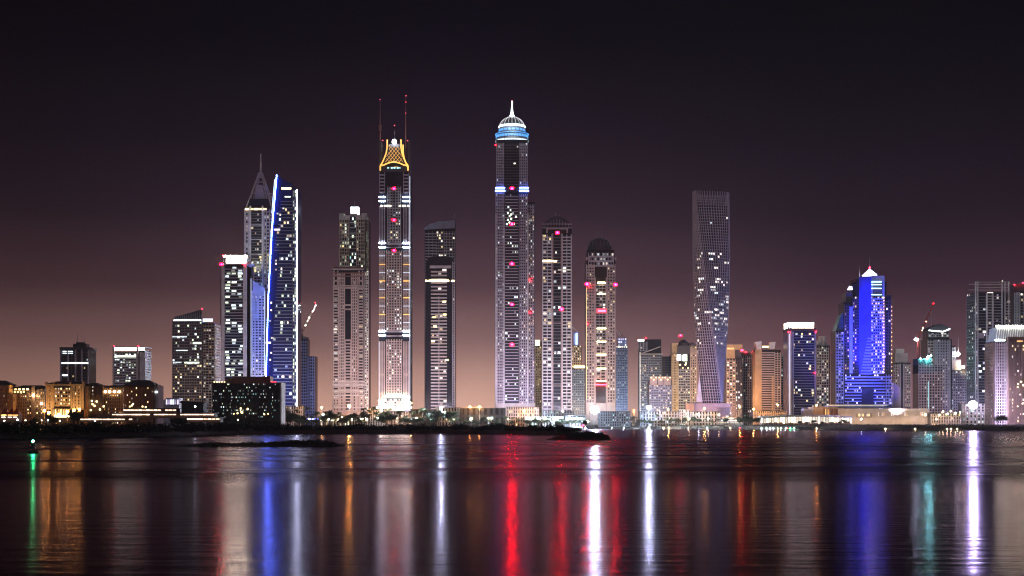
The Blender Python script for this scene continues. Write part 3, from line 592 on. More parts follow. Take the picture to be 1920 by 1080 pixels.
t.bay(848, 853, 490, pitch=5, th=.4, nc=1, tw=.3, mat='grey', lit=.08, pal='W2,P2', pr=1)
for (a, c) in ((814, 595), (834, 590), (833, 566), (816, 612), (838, 675), (812, 640)): t.newbox('lit_panel', a - 3, a + 3, c - 1.6, c + 1.6, 'win_Y3', -2.1, -1.7)
t.box('podium', 790, 866, 770, mat='palepanel', y0=-18, y1=6); t.done()
# --- tallest tower
t = T('tallest_tower', 'tallest tower, with a white ribbed dome and needle over a blue lit ring', 'tower', 960, D1)
t.box('body', 930, 990, 262, mat='glass', y1=46); t.box('body', 990, 1003, 377, mat='glass', y0=8, y1=44); t.box('body', 928, 991, 388, mat='glass', y0=1.5, y1=45)
t.bay(930.5, 945, 268, 352, pitch=5.4, th=.4, nc=4, tw=.4, mat='lilac', lit=.05, pal='W2,P1', pr=.9); t.bay(974, 989.5, 268, 352, pitch=5.4, th=.4, nc=4, tw=.4, mat='lilac', lit=.05, pal='W2,P1', pr=.9)
t.bay(946, 973, 268, 352, pitch=5.4, th=.35, nc=5, tw=.1, mat='dark', lit=.03, pal='P2,Y2', pr=.8)
t.bay(929, 945.5, 364, pitch=5.6, th=.45, nc=4, tw=.42, mat='lilac', lit=.17, pal='W2,G2,W3,W1', pr=1.1); t.bay(973.5, 989.5, 364, pitch=5.6, th=.45, nc=4, tw=.42, mat='lilac', lit=.20, pal='W2,G2,P2,W3', pr=1.1)
t.bay(947, 972, 364, 752, pitch=5.6, th=.36, nc=6, tw=0, mat='lilac', lit=.10, pal='W2,G2,W3,W1', pr=1.2); t.bay(990.5, 1002, 382, pitch=5.6, th=.42, nc=3, tw=.4, mat='lilac', lit=.27, pal='P2,W2,P1,Y2', pr=.9, y=8)
t.pier([946.2, 973], 364, 754, w=1.6, mat='dark', pr=1.5); t.pier([930, 945, 989.5], 400, w=1.8, mat='white', pr=1.6); t.band(929, 946, [402, 363], 1.6, 'lilac', pr=1.8)
for (a, c) in ((951, 398), (954, 404), (957, 401), (951, 411), (957, 409), (966, 405), (954, 416), (962, 419), (949, 419)): t.newbox('lit_panel', a, a + 3, c, c + 2.8, 'win_G3', -1.5, -1.3)
t.box('wall', 929, 1003, 756, mat='palepanel', y0=-1.4, y1=0); t.bay(931, 1001, 758, 780, pitch=7, th=.3, nc=14, tw=.5, mat='palepanel', lit=.3, pal='W2,P2', pr=1.8)
for a, c in ((928.5, 947), (973.5, 991.5)): t.strip(a, c, [358.6], 1.6, 'strip_blue', -2.6); t.strip(a, c, [352.5], .6, 'strip_blue', -2.4); t.newbox('band_panel', a, c, 353, 358, 'win_B1', -2.0, -1.4)
t.box('wall', 948, 972, 353, 359, 'dark', -1.6, 0)
for py in (354, 420.5, 495, 571, 646): t.avi(960, py, -3, 1.1)
t.avi(929, 272, -1, .6, 'avi_small')
for py in (525, 586): t.avi(994, py, 5, .6, 'avi_small')
# crown
cx_, cy_ = t.x(960), 23
t.p('crown_drum').lathe(cx_, cy_, [(21.3, t.z(264)), (21.3, t.z(246)), (17.5, t.z(246)), (17.5, t.z(233)), (0.1, t.z(233))], 40, 'coolgrey')
t.p('crown_drum').lathe(cx_, cy_, [(21.5, t.z(257)), (21.9, t.z(257)), (21.9, t.z(255.5)), (21.5, t.z(255.5))], 40, 'white')
for (nm, r0, ya, yb, m_, n_) in (('lit_ring', 21.8, 258, 261, 'ring_soft', 34), ('lit_ring', 21.8, 249, 253.5, 'ring_cyan', 34), ('lit_ring', 17.8, 237.5, 241.5, 'ring_cyan', 20)):
    b = MB()
    for k_ in range(n_):
        a0 = 2 * math.pi * k_ / n_; a1 = a0 + 2 * math.pi / n_ * .72
        P = [(cx_ + r_ * math.cos(a), cy_ + r_ * math.sin(a), z_) for z_ in (t.z(yb), t.z(ya)) for (r_, a) in ((r0, a0), (r0, a1), (r0 + .3, a1), (r0 + .3, a0))]
        b.hexa(P, m_)
    t.one(nm, b)
b = MB(); b.lathe(cx_, cy_, [(21.9, t.z(246.5)), (22.9, t.z(247)), (22.9, t.z(246)), (21.5, t.z(245.6))], 40, 'ring_cyan'); t.one('lit_ring', b)
dome = [(17.6, 232), (16.2, 226), (14.2, 221.5), (11, 217.5), (7, 214.5), (3.6, 212.5), (2.2, 208), (1.5, 204), (1.0, 196), (.6, 183)]
b = MB(); b.lathe(cx_, cy_, [(r_ * .93, t.z(z_)) for r_, z_ in dome[:6]], 32, 'glassgrey'); t.one('dome', b)
b = MB(); b.lathe(cx_, cy_, [(17.9, t.z(234)), (18.9, t.z(232.5)), (17.9, t.z(230)), (16.9, t.z(230))], 40, 'rim_soft'); t.one('dome_rim', b)
for k_ in range(20):
    a = 2 * math.pi * k_ / 20; b = MB()
    for (r0, z0), (r1, z1) in zip(dome[:5], dome[1:6]): b.bar((cx_ + r0 * math.cos(a), cy_ + r0 * math.sin(a), t.z(z0)), (cx_ + r1 * math.cos(a), cy_ + r1 * math.sin(a), t.z(z1)), .42, 'crown_dim', 4)
    t.one('dome_rib', b)
b = MB(); b.lathe(cx_, cy_, [(r_, t.z(z_)) for r_, z_ in dome[5:]], 12, 'crown_cool'); t.one('needle', b)
l = bpy.data.lights.new('dome_floodlight', 'POINT'); l.energy = 1.5e4; l.color = (.8, .95, 1); l.shadow_soft_size = 1; o = bpy.data.objects.new('dome_floodlight', l); COL.objects.link(o); o.parent = t.root; o.location = (0, -12, t.z(236))
t.avi(960, 182.5, 23, .5, 'avi_tiny'); t.done()
# --- tower right of the tallest
t = T('residential_tower', 'dark balcony tower with a faceted roof and red lamp under its cornice', 'tower', 1044, D1)
t.box('body', 1017, 1072, 428, mat='glass', y1=42)
t.poly('crown', [(1018, 427), (1020, 418), (1030, 409), (1038, 405), (1050, 405), (1059, 409), (1069, 418), (1071, 427)], 'dark', 3, 39); t.band(1017.5, 1071.5, [427, 420], 1.2, 'lilac', y=1)
for i in range(9): t.mast(1022 + i * 5.5, 425, 409 + abs(i - 4) * 2.4, y=1, r=.5, r2=.3, mat='lilac', name='crown_fin')
t.mast(1043, 405, 394, y=20, r=.4); t.mast(1050, 406, 400, y=20, r=.3)
t.box('wall', 1024, 1065, 427.5, 430, 'pink', -2, .2); t.box('wall', 1024, 1027, 430, 437, 'pink', -2, .2); t.box('wall', 1062, 1065, 430, 437, 'pink', -2, .2)
t.bay(1017, 1035, 440, 774, pitch=6.1, th=.36, nc=2, tw=.15, mat='white', lit=.20, pal='Y2,P2,W2,G1,P1', pr=1.8); t.bay(1054, 1071.5, 440, 774, pitch=6.1, th=.36, nc=2, tw=.15, mat='white', lit=.15, pal='W2,P2,G1,Y2', pr=1.8)
t.pier([1036, 1053], 438, w=2.0, mat='pink', pr=2.2); t.bay(1037.5, 1051.5, 440, 774, pitch=6.1, th=.10, nc=2, tw=0, mat='coolgrey', lit=.12, pal='P2,W2', pr=.3); t.pier([1017.6, 1071.4], 440, w=1.2, mat='white', pr=2.1)
t.band(1036, 1053, [492, 513, 535, 557, 583, 606, 641, 661, 681, 700, 722, 745], .8, 'pink', pr=1.2)
t.strip(1017.5, 1044, [489.8], 2.0, 'yellowband', -2.1, 'lit_floor'); t.strip(1046, 1071, [506.5], 1.4, 'win_P2', -2.1, 'lit_floor')
t.avi(1045, 437, -3.4, 1.0); t.avi(1053, 580, -3.6, 1.1); t.done()
t = T('apartment_tower', 'narrow beige tower with a lit top, glimpsed right of the tallest tower', 'tower', 1010, 2500)
t.box('body', 1001, 1018, 640, mat='glasswarm', y1=26); t.bay(1001, 1018, 650, pitch=4.6, th=.45, nc=5, tw=.4, mat='sandstone', lit=.25, pal='Y1,G1,Y2', pr=.8); t.box('crown', 1003, 1013, 636, 640, 'palepanel', -1, 20); t.newbox('lit_panel', 1003.5, 1012, 638, 648, 'win_Y3', -1.4, -1.1); t.done()
# --- domed tower
t = T('domed_tower', 'rose stone tower with a dark dome, two rods and yellow lit bands', 'tower', 1127, D1)
t.box('body', 1099, 1154, 486, mat='glasswarm', y1=44); t.box('body', 1101, 1152, 468, 486, 'glass', 3, 42)
t.bay(1099, 1115, 496, 756, pitch=5.7, th=.42, nc=3, tw=.38, mat='pink', lit=.22, pal='P2,Y2,Y1,O1', pr=1.2); t.bay(1138, 1154, 496, 756, pitch=5.7, th=.42, nc=3, tw=.38, mat='pink', lit=.24, pal='P2,Y2,Y1,P1', pr=1.2)
t.bay(1103, 1151, 474, 500, pitch=8.5, th=.35, nc=9, tw=.2, mat='lilac', lit=.45, pal='P2,P1,W1', pr=1.0); t.bay(1117, 1136, 530, 648, pitch=5.7, th=.25, nc=3, tw=.12, mat='grey', lit=.15, pal='P2,P1', pr=.6)
t.bay(1117, 1136, 645, 716, pitch=5.7, th=.3, nc=2, tw=.2, mat='pink', lit=.2, pal='P1,Y1', pr=.6); t.pier([1116, 1137], 520, w=1.5, mat='pink', pr=1.8)
for py in (530.5, 551, 616, 640.5, 665, 691, 714.5): t.strip(1119 if py > 560 else 1120.5, 1136 if py > 560 else 1134.5, [py], 2.4 if py < 540 else 1.3, 'yellowband', -2)
t.newbox('sign_panel', 1118, 1138, 578, 588, 'win_R1', -2.2, -1.6)
sp_ = t.newbox('red_sign', 1121.5, 1135, 581.6, 584.4, 'redsign', -2.6, -2.2); sp_['label'] = 'small glowing red sign'
t.strip(1117, 1137, [721.5], .8, 'avi_small', -2)
for px, py in ((1100.5, 533), (1154, 534)): t.avi(px, py, -3.4, 1.3)
t.avi(1104, 537, -3, .7, 'avi_small'); t.avi(1101, 608, -2.8, .6, 'avi_small')
t.vstrip((1099.5, 540), (1099.5, 750), .3, 'win_Y2', -1.6)
cx_, cy_ = t.x(1126), 22
b = MB(); b.lathe(cx_, cy_, [(16.5, t.z(468)), (16.5, t.z(459)), (14.8, t.z(459)), (14.2, t.z(453)), (11.5, t.z(447.5)), (7, t.z(444.5)), (.1, t.z(443.5))], 28, 'dark'); t.one('dome', b)
for k_ in range(16):
    a = 2 * math.pi * k_ / 16; b = MB(); pr_ = [(14.9, 459), (14.4, 453), (11.7, 447.3), (7.2, 444.2)]
    for (r0, z0), (r1, z1) in zip(pr_, pr_[1:]): b.bar((cx_ + r0 * math.cos(a), cy_ + r0 * math.sin(a), t.z(z0)), (cx_ + r1 * math.cos(a), cy_ + r1 * math.sin(a), t.z(z1)), .22, 'grey', 4)
    t.one('dome_rib', b)
t.mast(1123.5, 445, 430, y=22, r=.35, r2=.2); t.mast(1129.5, 445, 430, y=22, r=.35, r2=.2)
for a in (1099, 1104, 1148, 1153): t.box('crown', a, a + 2.5, 482, 488, 'pink', -1, 4)
t.box('wall', 1099, 1154, 756, mat='palepanel', y0=-1.4, y1=0); t.done()
t = T('apartment_tower', 'small beige tower with a blue lit turret, just left of the domed tower', 'tower', 1084, 2450)
t.box('body', 1072, 1099, 690, mat='glassgrey', y1=26); t.box('body', 1072, 1091, 648, 690, 'glasswarm', 2, 24); t.bay(1072, 1090, 648, 690, pitch=4.8, th=.4, nc=5, tw=.35, mat='sandstone', lit=.35, pal='Y2,Y1,P2', pr=.9, y=2); t.bay(1072, 1098, 692, pitch=4.6, th=.4, nc=7, tw=.25, mat='coolgrey', lit=.12, pal='P1,W1,Y1', pr=.8)
t.strip(1077, 1097, [688], 3.0, 'yellowband', -1.2, 'lit_floor'); t.box('turret', 1075, 1085, 622, 648, 'bluewall', 6, 18); t.newbox('lit_panel', 1079.5, 1083, 624, 646, 'win_B3', 5.2, 5.8); t.newbox('lit_panel', 1076, 1078, 626, 646, 'win_B2', 5.2, 5.8)
b = MB(); b.bar((t.x(1072), 4, t.z(612)), (t.x(1084), 4, t.z(622)), .5, 'white', 5); t.one('roof_fin', b); t.done()
t = T('apartment_tower', 'small blue-grey gridded tower with a lit roof, right of the domed tower', 'tower', 1166, 2400)
t.box('body', 1155, 1177, 650, mat='glassgrey', y1=26); t.bay(1155, 1177, 652, pitch=4.6, th=.38, nc=7, tw=.25, mat='coolgrey', lit=.16, pal='P1,W1,Y1,G1', pr=.8); t.box('turret', 1159, 1175, 633, 650, 'bluewall', 2, 20); t.bay(1159, 1175, 634, 650, pitch=4.6, th=.3, nc=4, tw=.2, mat='bluewall', lit=.45, pal='B2,V2,W2', pr=.6, y=2)
for i in range(3): b = MB(); b.bar((t.x(1156 + i * 4), 5, t.z(618 + i)), (t.x(1163 + i * 3), 5, t.z(633)), .4, 'white', 5); t.one('roof_fin', b)
for i in range(6): t.newbox('lit_panel', 1156 + i * 3.6, 1157.6 + i * 3.6, 649.5, 651.5, 'win_P3', -1.5, -1.2)
t.done()
# --- small cluster left of the twisted tower
t = T('apartment_tower', 'grey glass tower with a diagonal roof line, behind the cream block', 'tower', 1222, 2300)
t.box('body', 1199, 1241, 664, mat='glassgrey', y1=28); t.poly('crown', [(1199, 664), (1199, 636), (1214, 636), (1240, 636), (1240, 664)], 'glass', 3, 24); t.bay(1200, 1214, 640, 658, pitch=3.6, th=.3, nc=2, tw=.2, mat='coolgrey', lit=.1, pal='P1', pr=.8, y=3)
b = MB(); b.bar((t.x(1202), 1, t.z(663)), (t.x(1238), 1, t.z(650)), .8, 'palepanel', 5); t.one('roof_edge', b); t.band(1199, 1242, [664], 1.6, 'palepanel')
t.bay(1199.5, 1240, 666, pitch=4.6, th=.35, nc=10, tw=.15, mat='coolgrey', lit=.16, pal='Y1,G1,P1,Y2', pr=.6); t.box('body', 1241, 1257, 668, mat='glass', y0=6, y1=28); t.bay(1242, 1257, 669, pitch=4.6, th=.3, nc=4, tw=.3, mat='dark', lit=.1, pal='P1,Y1', pr=.6, y=6)
t.strip(1196, 1208, [638], 3, 'win_P3', 2); t.avi(1211, 634, 3, .6, 'avi_small'); t.vstrip((1200, 660), (1200, 780), .3, 'win_P2', -1); t.mast(1197, 770, 634, y=3, r=.4); t.done()
t = T('apartment_block', 'cream block with yellow lit domed roofs, in front of the diagonal roof tower', 'building', 1240, 2120)
t.box('body', 1217, 1260, 712, mat='glassgrey', y1=26); t.bay(1217, 1260, 722, pitch=4.6, th=.4, nc=10, tw=.2, mat='coolgrey', lit=.3, pal='Y1,P1,G1,Y2', pr=.8)
for a, c in ((1219, 1232), (1234, 1244), (1245, 1258)):
    t.box('crown', a, c, 706, 722, 'beige', -1, 10)
    for k_ in range(3): b = MB(); b.ball((t.x(a + 2 + k_ * (c - a - 4) / 2), -2, t.z(708 + (k_ % 2) * 4)), .9, 'win_Y3'); t.one('wall_lamp', b)
t.done()
t = T('apartment_tower', 'ornate beige tower with a red lit tripod on its domed turret', 'tower', 1282, 2260)
t.box('body', 1259, 1307, 664, mat='glasswarm', y1=30); t.box('body', 1260, 1272, 643, 664, 'sandstone', 2, 22); t.box('body', 1294, 1307, 648, 664, 'sandstone', 2, 22)
t.bay(1259, 1272, 664, pitch=5, th=.4, nc=3, tw=.5, mat='sandstone', lit=.1, pal='Y1,Y2', pr=1); t.bay(1294, 1307, 650, pitch=5, th=.4, nc=3, tw=.45, mat='beige', lit=.3, pal='Y1,Y2,P2', pr=1); t.bay(1272, 1294, 690, pitch=5, th=.42, nc=5, tw=.15, mat='grey', lit=.22, pal='Y2,P1,Y1', pr=1.2)
t.box('crown', 1270, 1296, 648, 664, 'dark', 0, 26)
b = MB(); b.lathe(t.x(1283), 10, [(10, t.z(650)), (8, t.z(643)), (4, t.z(638)), (.1, t.z(636))], 16, 'dark'); t.one('dome', b); b = MB(); b.lathe(t.x(1298), 10, [(7, t.z(650)), (6, t.z(645)), (.1, t.z(641))], 14, 'beige'); t.one('dome', b)
for dx in (-5, 0, 5): b = MB(); b.bar((t.x(1276.5 + dx), 4 + abs(dx), t.z(640)), (t.x(1276.5), 5, t.z(630)), .35, 'redpaint', 4); t.one('tripod_leg', b)
t.avi(1276.5, 629, 3, .6); t.newbox('lit_panel', 1269, 1277, 665, 676, 'win_W3', -1.4, -1); t.newbox('lit_panel', 1280, 1288, 665, 677, 'win_G3', -1.4, -1)
for (a, c) in ((1275, 684), (1285, 684), (1290, 690), (1280, 690), (1286, 681)): b = MB(); b.ball((t.x(a), -2, t.z(c)), 1.2, 'win_Y3'); t.one('wall_lamp', b)
t.done()
# --- twisted tower
t = T('twisted_tower', 'tall twisted tower turning a quarter round from foot to top', 'tower', 1336, D1)
nF = 76; zt = t.z(356); zb = t.z(757); hwd = 23.5; cy_ = 26
def tw_pt(u, side, f, off=0):     # side 0..3, u 0..1 along it, f 0..1 height; oblong plan with blunted corners
    ang = math.radians(-6 - 86 * f); A, B = 15.2, 24.6; v = 2 * u - 1; kk = 1.02 - .15 * v * v
    hx, hy = A * kk + off, B * kk + off
    q = [(A * v * kk, -hy), (hx, B * v * kk), (-A * v * kk, hy), (-hx, -B * v * kk)][side]; c_, s2 = math.cos(ang), math.sin(ang)
    return (q[0] * c_ - q[1] * s2 + 2.6 - 1.4 * f, cy_ + q[0] * s2 + q[1] * c_, zb + (zt - zb) * f + (f ** 12) * (q[0] * c_ - q[1] * s2) * -.06)
b = MB(); k = b.mi('glass'); 
nC = nF - 5
for j in range(nC + 1):
    for s_ in range(4):
        for m_ in range(4): b.v.append(tw_pt(m_ / 4, s_, j / nF, -1.0))
for j in range(nC):
    for i in range(16): e = (i + 1) % 16; b.f.append((j * 16 + i, j * 16 + e, j * 16 + e + 16, j * 16 + i + 16)); b.m.append(k)
b.f.append(tuple(nC * 16 + a for a in range(16))); b.m.append(k); b.build('core', t.root)
NC = 11
NCS = (9, 14, 9, 14)
for s_ in range(4):
    b = MB(); NC = NCS[s_]
    for c in range(NC):
        u0 = c / NC; u1 = u0 + .27 / NC
        for j in range(0, nF):
            f0, f1 = j / nF, (j + 1) / nF
            b.hexa([tw_pt(u0, s_, f0, .1), tw_pt(u1, s_, f0, .1), tw_pt(u1, s_, f0, -1), tw_pt(u0, s_, f0, -1), tw_pt(u0, s_, f1, .1), tw_pt(u1, s_, f1, .1), tw_pt(u1, s_, f1, -1), tw_pt(u0, s_, f1, -1)], 'lilac')
    for j in range(0, nF):
        if j > nC and j % 2: continue
        f0 = j / nF; f1 = f0 + .2 / nF
        for w_ in range(4):
            v0, v1 = w_ / 4, (w_ + 1) / 4; b.hexa([tw_pt(v0, s_, f0, -.1), tw_pt(v1, s_, f0, -.1), tw_pt(v1, s_, f0, -1.2), tw_pt(v0, s_, f0, -1.2), tw_pt(v0, s_, f1, -.1), tw_pt(v1, s_, f1, -.1), tw_pt(v1, s_, f1, -1.2), tw_pt(v0, s_, f1, -1.2)], 'lilac')
    b.build('column_screen', t.root)
for c, j in [(rnd.randrange(14), int(rnd.triangular(1, nF - 6, 34))) for _ in range(95)]:
    for s_ in ((0, 3, 1) if j > 8 else (0,)):
        NC = NCS[s_]
        if rnd.random() < .5 or c >= NC: continue
        for cc in range(c, min(NC, c + rnd.choice((1, 1, 2, 3)))):
            u0 = (cc + .32) / NC; u1 = (cc + .94) / NC; f0 = (j + .34) / nF; f1 = (j + .92) / nF; b = MB()
            b.hexa([tw_pt(u0, s_, f0, -.5), tw_pt(u1, s_, f0, -.5), tw_pt(u1, s_, f0, -.7), tw_pt(u0, s_, f0, -.7), tw_pt(u0, s_, f1, -.5), tw_pt(u1, s_, f1, -.5), tw_pt(u1, s_, f1, -.7), tw_pt(u0, s_, f1, -.7)], 'win_' + rnd.choice(('P2', 'W2', 'P3')))
            t.one('window', b)
t.box('podium', 1292, 1368, 756, mat='pink', y0=-6, y1=50); t.box('podium', 1285, 1300, 757, 771, 'sandstone', -9, -6.2); t.poly('podium', [(1306, 756), (1312, 704), (1318, 756)], 'white', 3, 8)
t.bay(1344, 1366, 764, pitch=18, th=.05, nc=8, tw=.4, mat='pink', lit=.2, pal='P1', pr=1, y=-6); t.done()
# --- right of the twisted tower
t = T('apartment_tower', 'brown stone tower with an open lit roof frame, right of the twisted tower', 'tower', 1375, 2260)
t.box('body', 1362, 1392, 672, mat='glasswarm', y1=30); t.box('crown', 1362, 1392, 646, 656, 'sandstone', 0, 28); t.box('crown', 1362, 1378, 656, 672, 'sandstone', 0, 28); t.box('crown', 1378, 1390, 656, 672, 'dark', 3, 25)
t.bay(1362, 1379, 673, pitch=5, th=.42, nc=3, tw=.2, mat='beige', lit=.55, pal='Y2,P2,Y1,P3', pr=1.2); t.bay(1379, 1392, 673, pitch=5, th=.2, nc=3, tw=.25, mat='dark', lit=.25, pal='W2,P2,Y1', pr=.6); t.avi(1391, 657, -1, .6); t.newbox('lit_panel', 1363, 1376, 652, 655, 'win_O2', -.8, -.4); t.done()
t = T('apartment_tower', 'dark narrow tower with a red roof lamp, between the two stone towers', 'tower', 1401, 2330)
t.box('body', 1390, 1413, 666, mat='glass', y1=26); t.bay(1390, 1413, 668, pitch=4.8, th=.3, nc=6, tw=.3, mat='pink', lit=.12, pal='P1,W2,Y1', pr=.8); t.box('crown', 1393, 1408, 661, 666, 'dark', 3, 20); t.avi(1399, 660, 2, .8, 'avi_small'); t.done()
t = T('office_tower', 'beige banded tower with two raised horns on its roof', 'tower', 1440, 2200)
t.box('body', 1416, 1464, 656, mat='glasswarm', y1=32); t.bay(1428, 1452, 658, pitch=4.4, th=.5, nc=1, tw=0, mat='pink', lit=.03, pal='P1', pr=1); t.bay(1452, 1464, 660, pitch=4.4, th=.4, nc=2, tw=.2, mat='pink', lit=.07, pal='P1,Y1', pr=.8)
t.box('wall', 1416, 1428, 655, mat='sandstone', y0=-1.2, y1=20); t.bay(1417, 1427, 660, pitch=4.4, th=.3, nc=2, tw=.5, mat='sandstone', lit=0, y=-1.2, pr=.6); t.bay(0, 20, 660, pitch=4.4, th=.4, nc=3, tw=.4, mat='sandstone', lit=.03, pal='P1', pr=.6, side=('L', 1416)); t.box('wall', 1447, 1450, 705, mat='sandstone', y0=-2, y1=2)
t.poly('crown', [(1416, 641), (1428, 640), (1427, 655), (1419, 655)], 'white', -1, 14); t.poly('crown', [(1443, 642), (1454, 641), (1452, 654), (1442, 654)], 'white', -1, 14); t.strip(1430, 1441, [650], 2.2, 'win_Y3', 2); t.done()
t = T('apartment_tower', 'dark stepped tower just left of the blue lit office tower', 'tower', 1469, 2400)
t.box('body', 1460, 1478, 682, mat='glass', y1=24); t.bay(1460, 1478, 683, pitch=4.8, th=.3, nc=4, tw=.3, mat='pink', lit=.15, pal='P1,W2,W1', pr=.8); t.box('body', 1462, 1474, 664, 682, 'dark', 3, 20); t.bay(1462, 1474, 664, 682, pitch=4.5, th=.3, nc=3, tw=.2, mat='grey', lit=.05, pal='W1', pr=.6, y=3); t.done()
t = T('office_tower', 'blue lit office tower with a bright white crown, left of the stepped blue tower', 'tower', 1503, D1)
t.box('body', 1477, 1530, 615, mat='glassblue', y1=34); t.bay(1486, 1526, 624, pitch=5.0, th=.2, nc=8, tw=0, mat='bluewall', lit=.15, pal='P2,W2,V2,Y2', pr=.6); t.pier([1478.5, 1482.5], 612, w=2, mat='white', pr=1.4); t.pier([1487, 1528.5], 622, w=2, mat='bluewall', pr=1.4)
t.vstrip((1480.3, 626), (1480.3, 780), .5, 'strip_soft', -1); t.box('roof', 1476.5, 1530, 616, 621, 'dark', -1.5, 35); t.newbox('lit_crown', 1478, 1526.5, 605, 616, 'crown_warm', 2, 32); t.box('roof', 1477, 1527.5, 603.6, 605, 'white', 1, 33)
t.avi(1478, 623, -2.6, .6, 'avi_small'); t.avi(1529.5, 622, -2.6, .6, 'avi_small'); t.avi(1527, 700, -2.6, .6, 'avi_small'); t.done()
t = T('apartment_tower', 'dark balcony tower with cylinder drums on its roof, right of the blue office tower', 'tower', 1543, 2200)
t.box('body', 1531, 1556, 648, mat='glass', y1=30); t.bay(1531, 1554, 650, pitch=5.2, th=.3, nc=5, tw=.2, mat='grey', lit=.32, pal='G1,Y1,P2,W1', pr=1.2)
for a, c in ((1535, 638), (1540, 630), (1547, 630), (1551, 644)): b = MB(); b.lathe(t.x(a), 8, [(3.2, t.z(650)), (3.2, t.z(c)), (.1, t.z(c))], 12, 'grey'); t.one('roof_drum', b)
t.done()
# --- stepped blue tower
t = T('stepped_blue_tower', 'massive stepped tower washed in deep blue light with a glowing pyramid tip', 'tower', 1625, 2050)
t.box('body', 1583, 1672, 700, mat='glass', y1=44); t.box('body', 1606, 1656, 522, 700, 'glass', 1, 40); t.box('body', 1655, 1672, 553, 700, 'glass', 3, 40); t.box('body', 1655, 1664, 528, 553, 'glass', 5, 36)
t.box('body', 1583, 1606, 566, 700, 'glass', 2, 38); t.box('body', 1588, 1604, 548, 566, 'dark', 6, 34); t.box('body', 1600, 1612, 532, 566, 'glass', 5, 32)
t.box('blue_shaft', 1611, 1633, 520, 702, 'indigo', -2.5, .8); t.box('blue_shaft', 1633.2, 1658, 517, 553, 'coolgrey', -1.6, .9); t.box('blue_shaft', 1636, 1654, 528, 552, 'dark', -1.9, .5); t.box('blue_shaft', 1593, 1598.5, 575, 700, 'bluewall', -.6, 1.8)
t.box('opening', 1614.5, 1637, 728, 765, 'black', -3.2, -2.6)
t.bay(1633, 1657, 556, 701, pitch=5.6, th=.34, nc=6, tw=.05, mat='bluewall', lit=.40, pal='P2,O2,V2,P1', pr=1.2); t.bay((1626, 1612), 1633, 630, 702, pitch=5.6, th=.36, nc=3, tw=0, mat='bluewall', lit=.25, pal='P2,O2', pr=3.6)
t.bay(1583.5, 1593, 570, 700, pitch=5.6, th=.36, nc=2, tw=.2, mat='dark', lit=.35, pal='P2,O2,Y1', pr=1.4, y=2); t.bay(1599, 1611, 556, 700, pitch=5.6, th=.36, nc=3, tw=.2, mat='dark', lit=.35, pal='P2,O2,B1', pr=1.4, y=2)  # flank slabs coloured dark to look unlit by the blue wash
t.bay(1657, 1671, 560, 700, pitch=5.6, th=.3, nc=3, tw=.15, mat='dark', lit=.12, pal='P2,Y1', pr=1.2, y=3); t.pier(1657, 553, w=2.5, mat='bluewall', pr=1.8, y=2)
t.bay(1584, 1660, 702, pitch=5.6, th=.36, nc=18, tw=0, mat='bluewall', lit=.14, pal='P2,V2,P1,B2', pr=1.4); t.bay(1661, 1672, 702, pitch=5.6, th=.36, nc=2, tw=.1, mat='bluewall', lit=.2, pal='V2,P1', pr=1.6)
t.bay(1568, 1583, 622, pitch=5.6, th=.36, nc=3, tw=.2, mat='coolgrey', lit=.25, pal='V1,P1,W1', pr=1.2, y=4); t.box('body', 1568, 1583, 620, mat='glass', y0=4, y1=36); t.poly('glass_fin', [(1569, 620), (1580, 588), (1583, 586), (1583, 620)], 'netting', 6, 30)
t.poly('wall', [(1671.5, 790), (1671.5, 717), (1680, 720), (1688, 726), (1688, 790)], 'palepanel', 1, 26); t.bay(1672, 1676, 718, pitch=5.6, th=.4, nc=1, tw=.1, mat='palepanel', lit=.2, pal='V1', pr=1, y=1)
for i in range(26): b = MB(); b.box(t.x(1655.6), t.x(1657.2), -2.6, -2.2, t.z(558 + i * 5.6) - .9, t.z(558 + i * 5.6) + .5, 'win_O3'); t.one('balcony_lamp', b)
for i in range(22): b = MB(); b.box(t.x(1671), t.x(1672.4), -.8, -.4, t.z(575 + i * 8) - .9, t.z(575 + i * 8) + .5, 'win_O3'); t.one('balcony_lamp', b)
t.strip(1633, 1652, [529, 534, 541], .9, 'strip_cyan', -3); t.strip(1633, 1652, [553], .8, 'strip_cyan', -2.8)
for (px, py, hw_, hh, cy_) in ((1635, 514.5, 11.5, 12, 14), (1615.5, 527, 4, 7, 16), (1598.5, 541, 3, 7, 18)):
    b = MB(); w_ = hw_ * 2050 / F; z0 = t.z(py); z1 = t.z(py - hh); xx = t.x(px); i = len(b.v); k = b.mi('pyramid_light')
    b.v += [(xx - w_, cy_ - w_, z0), (xx + w_, cy_ - w_, z0), (xx + w_, cy_ + w_, z0), (xx - w_, cy_ + w_, z0), (xx, cy_, z1)]; b.f += [(0, 3, 2, 1), (0, 1, 4), (1, 2, 4), (2, 3, 4), (3, 0, 4)]; b.m += [k] * 5; t.one('pyramid_roof', b)
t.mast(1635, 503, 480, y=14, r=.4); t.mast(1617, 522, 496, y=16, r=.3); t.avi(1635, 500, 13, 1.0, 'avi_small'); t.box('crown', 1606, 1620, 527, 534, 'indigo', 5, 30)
t.done()
spot('blue_wall_light', (X(1608, 1990), 1985, 34), (X(1622, 2050), 2050, 125), 6e6, (.008, .012, 1), 34, .6, 1.5); spot('blue_wall_light', (X(1650, 1990), 1985, 34), (X(1630, 2050), 2050, 100), 6e6, (.008, .01, 1), 32, .6, 1.5)
spot('blue_wall_light', (X(1628, 1990), 2012, 12), (X(1620, 2050), 2049, 120), 1.2e6, (.04, .06, 1), 60, .5, 1.5)
